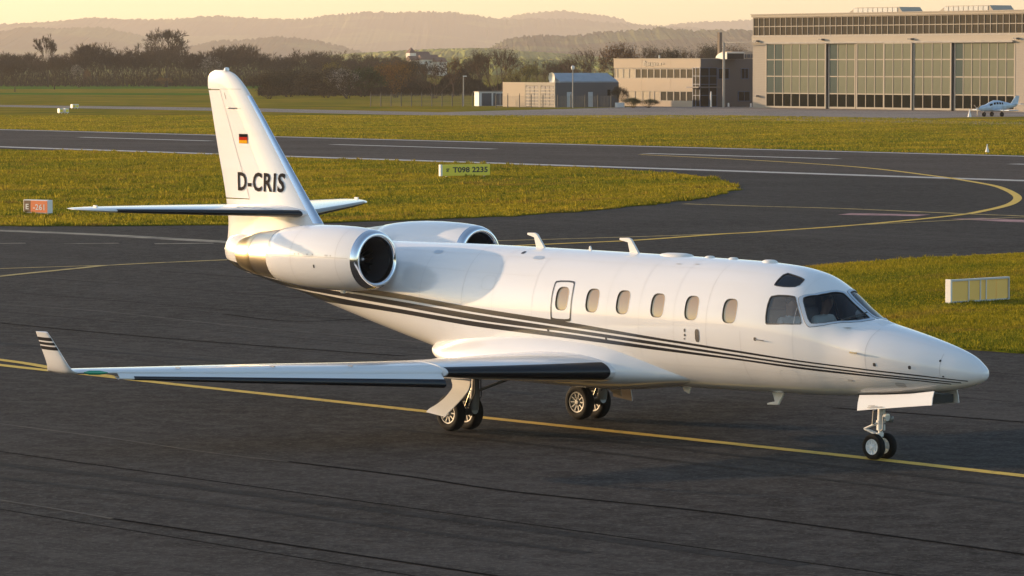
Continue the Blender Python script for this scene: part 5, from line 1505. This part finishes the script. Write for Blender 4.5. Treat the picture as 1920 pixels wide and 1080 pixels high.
mb = MB(); mb.box((-.75 * sc_, -4.6 * sc_, .80 * sc_), (.75 * sc_, 4.6 * sc_, .92 * sc_)); mb.build('wing', M_pblue, PP, 0, .04)
mb = MB(); mb.loft([[(x * sc_, y, z * sc_) for x, y, z in ((-2.3, -.05, 1.6), (-2.3, .05, 1.6), (-3.5, .03, 1.55), (-3.5, -.03, 1.55))], [(x * sc_, y, z * sc_) for x, y, z in ((-3.2, -.03, 2.75), (-3.2, .03, 2.75), (-3.75, .02, 2.75), (-3.75, -.02, 2.75))]]); mb.build('fin', M_pblue, PP, 0)
mb = MB(); mb.box((-3.7 * sc_, -1.5 * sc_, 1.62 * sc_), (-3.0 * sc_, 1.5 * sc_, 1.70 * sc_)); mb.build('tailplane', M_pblue, PP, 0, .02)
def ppw(x, w, z, h, a): return (x * sc_, w * 1.015 * math.cos(a) * sc_, (z + h * 1.015 * math.sin(a)) * sc_)
for sg in (0, 1):
    for (xa, wa, za, ha), (xb, wb, zb, hb) in (((1.15, .52, 1.25, .56), (.72, .565, 1.34, .65)), ((.55, .57, 1.37, .69), (.25, .585, 1.42, .74)), ((.12, .585, 1.42, .74), (-.18, .58, 1.42, .735)), ((-.3, .575, 1.42, .73), (-.58, .565, 1.42, .72)), ((-.7, .55, 1.42, .71), (-.95, .52, 1.415, .67))):
        mb = MB(); aa = [.28, .5, .72]; aa = [math.pi - a for a in aa] if sg else aa
        mb.loft([[ppw(xa, wa, za, ha, a) for a in aa], [ppw(xb, wb, zb, hb, a) for a in aa]], False, (False, False)); mb.build('window', M_wglass, PP, 0)
mb = MB(); mb.lathe([(2.66 * sc_, .17 * sc_), (2.85 * sc_, .12 * sc_), (3.0 * sc_, .03 * sc_), (3.02 * sc_, 0)], (0, 0, 1.05 * sc_), (1, 0, 0), 14); sp_ = mb.build('spinner', M_sigw, PP, 50)
for a in (.5, .5 + 2.094, .5 + 4.189):
    mb = MB(); d = Vector((0, math.cos(a), math.sin(a))); c = Vector((2.78 * sc_, 0, 1.05 * sc_))
    mb.prism(c + d * .1, c + d * .95 * sc_, (.14, .09), .03); mb.build('propeller_blade', M_black, PP, 0)
for x, y in ((1.75, 0), (-.25, 1.25), (-.25, -1.25)):
    g = empty('landing_gear'); g.parent = PP
    mb = MB(); mb.tube([(x * sc_, y * sc_, .25), (x * sc_, y * sc_ * .95, .82)], .05, 8); mb.build('strut', M_strut, g, 0)
    mb = MB(); mb.lathe([(-.08, .12), (-.09, .2), (-.05, .25), (.05, .25), (.09, .2), (.08, .12), (0, .0)], (x * sc_, y * sc_, .25), (0, 1, 0), 18); mb.build('tyre', M_tyre, g, 40)
mb = MB(); mb.loft([[(x * sc_, y * sc_, z * sc_) for x, y, z in ((-1.1, -.505 * q, 1.2), (-1.1, -.515 * q, 1.32))] + [] for q in (1,)] + [[(x * sc_, y * sc_, z * sc_) for x, y, z in ((-2.6, -.22 * q, 1.28), (-2.6, -.225 * q, 1.5))] for q in (1,)], False, (False, False)); mb.build('side_stripe', M_pdark, PP, 0)
# ------------------------------------------------------------------ vegetation
def bark(name, col, leaf=False):
    m = bpy.data.materials.new(name); m.use_nodes = True
    nt = m.node_tree; p = nt.nodes['Principled BSDF']
    g = nt.nodes.new('ShaderNodeNewGeometry').outputs['Random Per Island']
    cc = ramp(nt, g, [(0.0, [c * .55 for c in col]), (.6, col), (1.0, [c * 1.5 for c in col])])
    nt.links.new(cc, p.inputs['Base Color'])
    p.inputs['Roughness'].default_value = .85; p.inputs['Specular IOR Level'].default_value = .15
    return m
M_bark = bark('bark_brown', (0.062, 0.042, 0.026))
M_barkr = bark('bark_reddish', (0.105, 0.060, 0.036))
M_barkd = bark('bark_dark', (0.056, 0.036, 0.020))
M_leafo = bark('leaf_orange', (0.22, 0.105, 0.022))
M_leafy = bark('leaf_yellow', (0.20, 0.15, 0.03))
M_leafg = bark('leaf_green', (0.045, 0.060, 0.020))
M_leafb = bark('leaf_brown', (0.085, 0.060, 0.030))
M_blos = bark('blossom_pale', (0.45, 0.38, 0.32))

def grow(seed, h, style):
    """list of branch segments (p0, p1, r0, r1) of a leafless tree."""
    rng = np.random.default_rng(seed); segs = []
    def rec(p, d, ln, r_, lev):
        n = 2 if lev < 3 else 1
        for _ in range(n):
            q = p + d * ln / n
            segs.append((p, q, r_, r_ * .82)); r_ *= .82; p = q
            d = d + rng.normal(0, .07, 3); d /= np.linalg.norm(d)
        if lev >= lmax: return
        nb = 3 if lev < lmax - 1 else 4
        if lev == 0: nb = 4
        for k in range(nb):
            a = rng.uniform(0, 2 * np.pi); sp = rng.uniform(*spread)
            x = np.cross(d, [.3, .7, .2]); x /= np.linalg.norm(x); y = np.cross(d, x)
            nd = d * np.cos(sp) + (x * np.cos(a) + y * np.sin(a)) * np.sin(sp)
            nd[2] += lift; nd /= np.linalg.norm(nd)
            rec(p, nd, ln * rng.uniform(.62, .88) * shr, r_ * .66, lev + 1)
    lmax, spread, lift, shr = {'round': (6, (.35, .75), .10, 1.0), 'tall': (6, (.22, .55), .2, .98), 'bush': (4, (.15, .55), .16, 1.0), 'wood': (5, (.28, .68), .13, 1.0)}[style]
    z = np.array([0, 0, 1.0])
    if style == 'round': rec(np.zeros(3), z, h * .26, h * .022, 0)
    elif style == 'tall': rec(np.zeros(3), z, h * .27, h * .016, 0)
    elif style == 'wood': rec(np.zeros(3), z, h * .34, h * .013, 0)
    else:
        for k in range(9):
            a = rng.uniform(0, 2 * np.pi); s_ = rng.uniform(.05, .8)
            d = np.array([np.cos(a) * np.sin(s_), np.sin(a) * np.sin(s_), np.cos(s_)])
            rec(np.array([np.cos(a), np.sin(a), 0]) * h * .05, d, h * .33, h * .010, 1)
    zt = max(s_[1][2] for s_ in segs)
    k = h / zt
    return [(a * k, b * k, r0 * k, r1 * k) for a, b, r0, r1 in segs]
def seg_mesh(segs, rmin, seed, side=3):
    A = np.array([s[0] for s in segs]); B = np.array([s[1] for s in segs]); r0 = np.maximum([s[2] for s in segs], rmin); r1 = np.maximum([s[3] for s in segs], rmin * .6)
    D = B - A; D /= np.linalg.norm(D, axis=1, keepdims=True) + 1e-9
    up = np.where(np.abs(D[:, 2:3]) < .9, [[0, 0, 1.0]], [[1.0, 0, 0]])
    X = np.cross(D, up); X /= np.linalg.norm(X, axis=1, keepdims=True); Yv = np.cross(D, X)
    V = []
    for P, r_ in ((A, r0), (B, r1)):
        for k in range(side):
            t = 2 * np.pi * k / side
            V.append(P + X * np.cos(t) * r_[:, None] + Yv * np.sin(t) * r_[:, None])
    V = np.stack(V, 1)                                    # n, 2*side, 3
    n = len(A); o = np.arange(n)[:, None] * 2 * side
    T = []
    for k in range(side):
        k2 = (k + 1) % side
        T += [o + [[k, k2, side + k2]], o + [[k, side + k2, side + k]]]
    return V.reshape(-1, 3), np.concatenate(T)
def leaf_mesh(segs, n, size, seed, zmin=0.0, jit=.4):
    rng = np.random.default_rng(seed)
    ends = np.array([s[1] for s in segs if s[1][2] > zmin])
    P = ends[rng.integers(0, len(ends), n)] + rng.normal(0, jit, (n, 3))
    P[:, 2] = np.maximum(P[:, 2], .1)
    a = rng.normal(0, 1, (n, 3)); a /= np.linalg.norm(a, axis=1, keepdims=True)
    b = np.cross(a, rng.normal(0, 1, (n, 3))); b /= np.linalg.norm(b, axis=1, keepdims=True)
    s = size * rng.uniform(.5, 1.3, (n, 1))
    V = np.stack([P - a * s, P + a * s * .8 + b * s * .5, P + b * s], 1).reshape(-1, 3)
    return V, np.arange(3 * n).reshape(-1, 3)
def place(name, trunk, crown, loc, rz, sc, label, cat='tree', group=None):
    o = empty(name, loc, rz, label, cat, group)
    for nm, me in (('trunk', trunk), ('crown', crown)):
        c = link(nm, me, o); c.scale = sc if isinstance(sc, tuple) else (sc, sc, sc)
    return o
def make_tree(seed, h, style, m, rmin=.03, leaves=None):
    segs = grow(seed, h, style)
    cut = h * .30
    big = [s for s in segs if s[2] > h * .0085 or s[1][2] < cut * .8]; small = [s for s in segs if not (s[2] > h * .0085 or s[1][2] < cut * .8)]
    V, T = seg_mesh(big, rmin, seed, 5); t = np_mesh('trunk', V, T, m).data
    V, T = seg_mesh(small or big, rmin, seed, 3); mi = np.zeros(len(T), np.int32); mats = [m]
    if leaves:
        n, size, lm, jit = leaves
        V2, T2 = leaf_mesh(segs, n, size, seed + 1, 0.0 if style == 'bush' else h * .2, jit)
        T = np.concatenate([T, T2 + len(V)]); V = np.concatenate([V, V2]); mi = np.concatenate([mi, np.ones(len(T2), np.int32)]); mats = [m, lm]
    c = np_mesh('crown', V, T, mats, mi=mi).data
    for nm in list(COL.objects):
        if nm.data in (t, c) and nm.parent is None and nm.name.split('.')[0] in ('trunk', 'crown'): bpy.data.objects.remove(nm)
    return t, c, h
def stand(proto, u, vb, vt, label, Y=None, wide=1.0, rz=0.0, name='bare_tree', group='separate trees along the field', cat='tree'):
    """a tree whose foot is on the ground at depth Y (or at row vb) and whose top reaches row vt."""
    p = G(u, vb) if Y is None else AT(u, 122, Y)
    Yd = p.y; zt = AT(u, vt, Yd).z; k = zt / proto[2]
    return place(name, proto[0], proto[1], (p.x, p.y, -.04), rz, (k * wide, k * wide, k), label, cat, group)

P_round = make_tree(11, 15, 'round', M_bark, .05)
P_tall = make_tree(5, 14, 'tall', M_barkd, .045)
P_small = make_tree(23, 7, 'round', M_barkd, .022, (500, .09, M_leafb, .25))
P_small2 = make_tree(29, 7, 'tall', M_barkd, .022)
P_fan = make_tree(41, 10, 'bush', M_barkr, .036, (2500, .13, M_leafb, .5))
P_fan2 = make_tree(43, 9, 'bush', M_bark, .034, (5000, .15, M_leafb, .55))
P_or = make_tree(51, 8, 'bush', M_bark, .026, (5200, .15, M_leafo, .5))
P_or2 = make_tree(57, 8, 'round', M_barkr, .028, (1500, .13, M_leafo, .4))
P_ye = make_tree(61, 8, 'bush', M_bark, .026, (5000, .16, M_leafy, .5))
P_gr = make_tree(67, 7, 'bush', M_barkd, .026, (7000, .17, M_leafg, .5))
P_bl = make_tree(71, 6, 'bush', M_bark, .02, (1200, .10, M_blos, .25))
P_bu = make_tree(77, 5, 'bush', M_barkd, .022, (7000, .14, M_leafb, .4))

stand(P_round, 312, 0, 50, 'broad bare tree rising high above the middle of the wood', 985, 1.05)
stand(P_tall, 90, 0, 62, 'tall slender bare tree rising above the left of the wood', 985, .8)
stand(P_small, 28, 172, 117, 'small round bare tree standing alone at the far left', None, .95)
stand(P_small, 102, 167.5, 106, 'small bare tree on a straight trunk in the green field', None, .9, 2.0)
stand(P_tall, 155, 0, 78, 'bare tree with a dense twiggy top left of the broad tree', 1000, 1.0, 1.0)
stand(P_or, 305, 0, 145, 'small round orange bush at the foot of the wood', 985, 1.7, 0, 'orange_bush', None, 'bush')
stand(P_bl, 402, 0, 104, 'pale twiggy tree in the wood left of the fin tip', 985, .7, 0, 'pale_tree')
stand(P_bl, 148, 0, 120, 'pale stunted tree at the edge of the left wood', 960, .6, 1.0, 'pale_tree')
stand(P_or2, 163, 0, 128, 'orange-leaved sapling at the edge of the left wood', 955, .5, 1.0, 'orange_tree')
# thicket and trees before the village
for k, (u, vt, pr, lab, w) in enumerate((
    (505, 138, P_bu, 'low brown bush at the left end of the thicket right of the fin', 1.2), (540, 133, P_bu, 'rounded brown bush second from the left of the thicket', 1.3), (578, 130, P_fan2, 'brown twiggy bush in the middle of the thicket', 1.2),
    (612, 128, P_bu, 'dark bush of the thicket under the yellow tree', 1.2), (626, 117, P_ye, 'yellow-leaved young tree rising out of the thicket', .6), (652, 127, P_bl, 'pale blossoming shrub in the thicket', .9),
    (680, 128, P_gr, 'dark green bush at the right of the thicket', 1.2), (712, 124, P_gr, 'dark evergreen bush before the village trees', 1.1), (742, 116, P_or, 'orange-brown bush with thin leaves left of the lamp post', 1.0),
    (775, 112, P_fan2, 'twiggy brown tree left of the slim lamp post', .9), (815, 118, P_fan, 'low reddish tree just left of the slim lamp post', .9), (850, 106, P_or2, 'orange-tinged tree behind the slim lamp post', .8),
    (880, 112, P_fan2, 'brown tree behind the white shed', .9), (935, 90, P_fan, 'large fan-shaped reddish bare tree behind the shed', 1.15), (905, 98, P_fan2, 'brown bare tree at the left of the fan-shaped tree', .8),
    (985, 122, P_ye, 'yellow-green bush behind the low annex', .9), (1018, 112, P_fan, 'reddish bare tree behind the annex chimney', .8), (1050, 116, P_fan2, 'brown tree behind the blue roof', .9), (1085, 108, P_fan, 'reddish bare tree behind the globe mast', .9),
    (1115, 90, P_fan, 'broad reddish bare tree left above the office', 1.1), (1160, 78, P_or2, 'tall orange-tinged tree above the office roof', .9), (1205, 84, P_fan, 'reddish bare tree above the office lettering', .9), (1250, 92, P_fan2, 'brown bare tree above the right end of the office', 1.0),
    (1295, 90, P_fan, 'reddish bare tree behind the roof hood', .9), (1340, 86, P_fan2, 'brown bare tree behind the office chimney', 1.0), (1385, 84, P_fan, 'reddish bare tree between office chimney and hangar', .9))):
    Y = 640 + (k * 37) % 90
    stand(pr, u, 0, vt, lab, Y, w * 1.1, k * 1.3, 'bush' if 'bush' in lab or 'shrub' in lab else 'bare_tree', 'trees and bushes before the village', 'bush' if 'bush' in lab or 'shrub' in lab else 'tree')
q = link('shrub', P_bu[1], PLANTER); q.scale = (.32, .32, .42); q.location = (0, 0, .55)
for u, k, lab in ((1188, .30, 'left clipped dark bush in front of the office'), (1215, .26, 'right clipped dark bush in front of the office')):
    p = G(u, 202)
    place('bush', P_gr[0], P_gr[1], (p.x, p.y, -.03), u, (k * 1.3, k * 1.3, k * .62), lab, 'bush', 'clipped bushes before the office')

# the wood behind the field: one mass of leafless trees
rng = np.random.default_rng(9)
protos = [seg_mesh(grow(s, 10, 'wood'), .035, s, 3) for s in (101, 102, 103, 104, 105)]
topf = pchip([-200, 0, 60, 130, 200, 260, 350, 420, 500, 600, 700, 745, 820], [92, 95, 96, 88, 84, 80, 84, 80, 90, 94, 97, 103, 114])
VV, TT_, off = [], [], 0
for row, (Y, sc_) in enumerate(((1000, .86), (1022, .97), (1050, 1.0))):
    for u in np.arange(-150, 800, 14):
        uu = u + rng.uniform(-6, 6); V, T = protos[rng.integers(5)]
        h = AT(uu, topf(uu), Y).z * sc_ * rng.uniform(.80, 1.0) * (1 + .09 * math.sin(uu * .045) + .06 * math.sin(uu * .11 + row)); k = h / 10; a = rng.uniform(0, 6.28)
        c, s = math.cos(a), math.sin(a)
        W_ = np.stack([(V[:, 0] * c - V[:, 1] * s) * k * 1.15, (V[:, 0] * s + V[:, 1] * c) * k * 1.15, V[:, 2] * k], 1) + [(uu - 960) / CAM_F * Y, Y + rng.uniform(-6, 6), -.05]
        VV.append(W_); TT_.append(T + off); off += len(W_)
o = np_mesh('wood', np.concatenate(VV), np.concatenate(TT_), M_barkd)
tag(o, 'dark leafless wood stretching behind the field on the left', 'wood', kind='stuff')
# brushwood under it
n = 26000
u = rng.uniform(-150, 800, n); Y = rng.uniform(985, 1070, n); x = (u - 960) / CAM_F * Y; z = rng.uniform(0, 1, n) ** 1.5 * 5.5
d = np.stack([rng.normal(0, .25, n), rng.normal(0, .25, n), rng.uniform(.6, 1.6, n)], 1)
A = np.stack([x, Y, z], 1); w = np.stack([np.full(n, .05), np.zeros(n), np.zeros(n)], 1)
V = np.stack([A - w, A + w, A + d], 1).reshape(-1, 3)
for (ua, ub, ya, yb, hh, n2) in ((485, 1150, 690, 735, 4.0, 30000), (1080, 1420, 700, 740, 5.5, 9000)):
    u = rng.uniform(ua, ub, n2); Yb = rng.uniform(ya, yb, n2); prof = .55 + .3 * np.sin(u * .06) + .25 * np.sin(u * .023 + 1) + .12 * np.sin(u * .19)
    prof = prof * np.clip((u - ua) / 45, .1, 1) * np.clip((ub - u) / 30, .1, 1)
    A = np.stack([(u - 960) / CAM_F * Yb, Yb, rng.uniform(0, 1, n2) ** 1.2 * hh * np.clip(prof, .25, 1.2)], 1)
    d = np.stack([rng.normal(0, .35, n2), rng.normal(0, .3, n2), rng.uniform(.4, 1.1, n2)], 1); w = np.stack([np.full(n2, .05), np.zeros(n2), np.zeros(n2)], 1)
    V = np.concatenate([V, np.stack([A - w, A + w, A + d], 1).reshape(-1, 3)]); n += n2
tag(np_mesh('brushwood', V, np.arange(3 * n).reshape(-1, 3), M_barkd), 'tangled brown brushwood under the trees along the field edge', 'undergrowth', kind='stuff')

# grass blades on the verges: too many to count
def inpoly(P, poly):
    x, y = P[:, 0], P[:, 1]; r_ = np.zeros(len(P), bool); j = len(poly) - 1
    for i in range(len(poly)):
        xi, yi = poly[i][0], poly[i][1]; xj, yj = poly[j][0], poly[j][1]
        c = ((yi > y) != (yj > y)) & (x < (xj - xi) * (y - yi) / (yj - yi + 1e-12) + xi); r_ ^= c; j = i
    return r_
def blades(name, poly, x0, x1, y0, y1, dens, h, w, seed, label, z=.03, per=4):
    rng = np.random.default_rng(seed)
    n = int((x1 - x0) * (y1 - y0) * dens)
    P = np.stack([rng.uniform(x0, x1, n), rng.uniform(y0, y1, n)], 1)
    m = inpoly(P, poly) & (np.abs(P[:, 0]) < P[:, 1] * 0.145)
    P = P[m]
    # patchy density and height
    f = .55 + .45 * np.sin(P[:, 0] * .9 + 1.3 * np.sin(P[:, 1] * .35)) * np.sin(P[:, 1] * .55 + np.sin(P[:, 0] * .6))
    k = np.repeat(np.arange(len(P)), per); n = len(k)
    B = np.concatenate([P[k] + rng.normal(0, w * 2.0, (n, 2)), np.full((n, 1), z)], 1)
    hh = h * rng.uniform(.45, 1.25, n) * (.55 + .6 * f[k])
    a = rng.uniform(0, 2 * np.pi, n); s = w * rng.uniform(.6, 1.2, n)
    lean = rng.normal(0, .38, (n, 2)) * hh[:, None]
    dx = np.stack([np.cos(a) * s, np.sin(a) * s, np.zeros(n)], 1)
    V = np.stack([B - dx, B + dx, B + np.concatenate([lean, hh[:, None]], 1)], 1).reshape(-1, 3)
    o = np_mesh(name, V, np.arange(3 * n).reshape(-1, 3), M_blade)
    return tag(o, label, 'grass', kind='stuff')
blades('grass', rgt, -2, 20, 62, 120, 220, .06, .012, 1, 'tufted yellow-green grass on the verge beyond the nose', per=3)
blades('grass', isl, -40, 20, 130, 250, 50, .085, .03, 2, 'tufted yellow-green grass on the verge between taxiway and runway', per=3)
blades('grass', rgt, -2, 20, 62, 120, 2.2, .12, .016, 7, 'taller grass clumps scattered over the verge beyond the nose', per=16)
blades('grass', isl, -40, 20, 130, 250, .6, .20, .045, 8, 'taller grass clumps scattered over the verge beside the runway', per=16)
far = [(-60, 210), (45, 200), (60, 330), (70, 430), (-80, 450), (-60, 330)]
r_far = [r0 + rn * (rw + .3) - rd * 300, r0 + rn * (rw + .3) + rd * 300, r0 + rn * 150 + rd * 300, r0 + rn * 150 - rd * 300]
blades('grass', r_far, -70, 60, 215, 430, 7, .11, .06, 3, 'coarse olive grass beyond the runway', z=-.04, per=3)

# ------------------------------------------------------------------ village houses far behind the trees
M_vw = mat('village_white', (0.72, 0.66, 0.58), .8); M_vr = mat('village_roof', (0.16, 0.085, 0.06), .8)
def house(u, v, Y, w, d, h, rz, label, tower=0):
    p = AT(u, v, Y); zb = max(p.z - h, -1)
    o = empty('village_house', (p.x, p.y, zb - 3), rz, label, 'house', 'village houses on the hillside')
    mb = MB(); mb.box((-w / 2, -d / 2, 0), (w / 2, d / 2, h + 3)); mb.build('wall', M_vw, o, 0)
    mb = MB(); H = h + 3
    mb.add([(-w / 2 - .4, -d / 2 - .4, H), (w / 2 + .4, -d / 2 - .4, H), (w / 2 + .4, d / 2 + .4, H), (-w / 2 - .4, d / 2 + .4, H), (-w / 2 - .4, 0, H + d * .45), (w / 2 + .4, 0, H + d * .45)], [(0, 1, 5, 4), (2, 3, 4, 5), (0, 4, 3), (1, 2, 5), (0, 3, 2, 1)]); mb.build('roof', M_vr, o, 0)
    for k in range(3): piece('window', M_wglass, o, (-w / 2 + w * (k + .6) / 3.6, -d / 2 - .04, 3 + h * .45), (-w / 2 + w * (k + .6) / 3.6 + w * .11, -d / 2 - .003, 3 + h * .75))
    if tower:
        mb = MB(); mb.box((-w / 2 - 3, -1.5, 0), (-w / 2 - .41, 1.5, h + 3 + tower)); mb.build('tower', M_vw, o, 0)
        mb = MB(); mb.loft([[(-w / 2 - 3.2, -1.7, h + 3 + tower), (-w / 2 - .2, -1.7, h + 3 + tower), (-w / 2 - .2, 1.7, h + 3 + tower), (-w / 2 - 3.2, 1.7, h + 3 + tower)], [(-w / 2 - 1.75, -.1, h + 5 + tower), (-w / 2 - 1.65, -.1, h + 5 + tower), (-w / 2 - 1.65, .1, h + 5 + tower), (-w / 2 - 1.75, .1, h + 5 + tower)]]); mb.build('spire', M_vr, o, 0)
house(790, 107, 1400, 5.0, 4.5, 2.5, .5, 'village church with a small pale tower above the trees', 1.5)
house(803, 112, 1380, 6.5, 4, 2.2, .5, 'long pale village house right below the church')
house(776, 113, 1380, 4.0, 3.5, 2.0, .5, 'white gabled village house left of the church')
house(823, 116, 1380, 4.5, 3.5, 2.0, .8, 'small pale village house farthest right in the village')

# ------------------------------------------------------------------ haze
hm = bpy.data.materials.new('haze'); hm.use_nodes = True
nt = hm.node_tree; nt.nodes.remove(nt.nodes['Principled BSDF'])
pv = nt.nodes.new('ShaderNodeVolumePrincipled')
pv.inputs['Color'].default_value = (1.0, 0.885, 0.78, 1)
pv.inputs['Density'].default_value = HAZE
pv.inputs['Anisotropy'].default_value = 0.25
nt.links.new(pv.outputs[0], nt.nodes['Material Output'].inputs['Volume'])
if HAZE > 0:
    mb = MB(); mb.box((-4000, -4000, -3), (4000, 16500, 290)); o = mb.build('haze', hm, None, 0)
    tag(o, 'thin warm evening haze over the airfield', 'haze', kind='stuff')
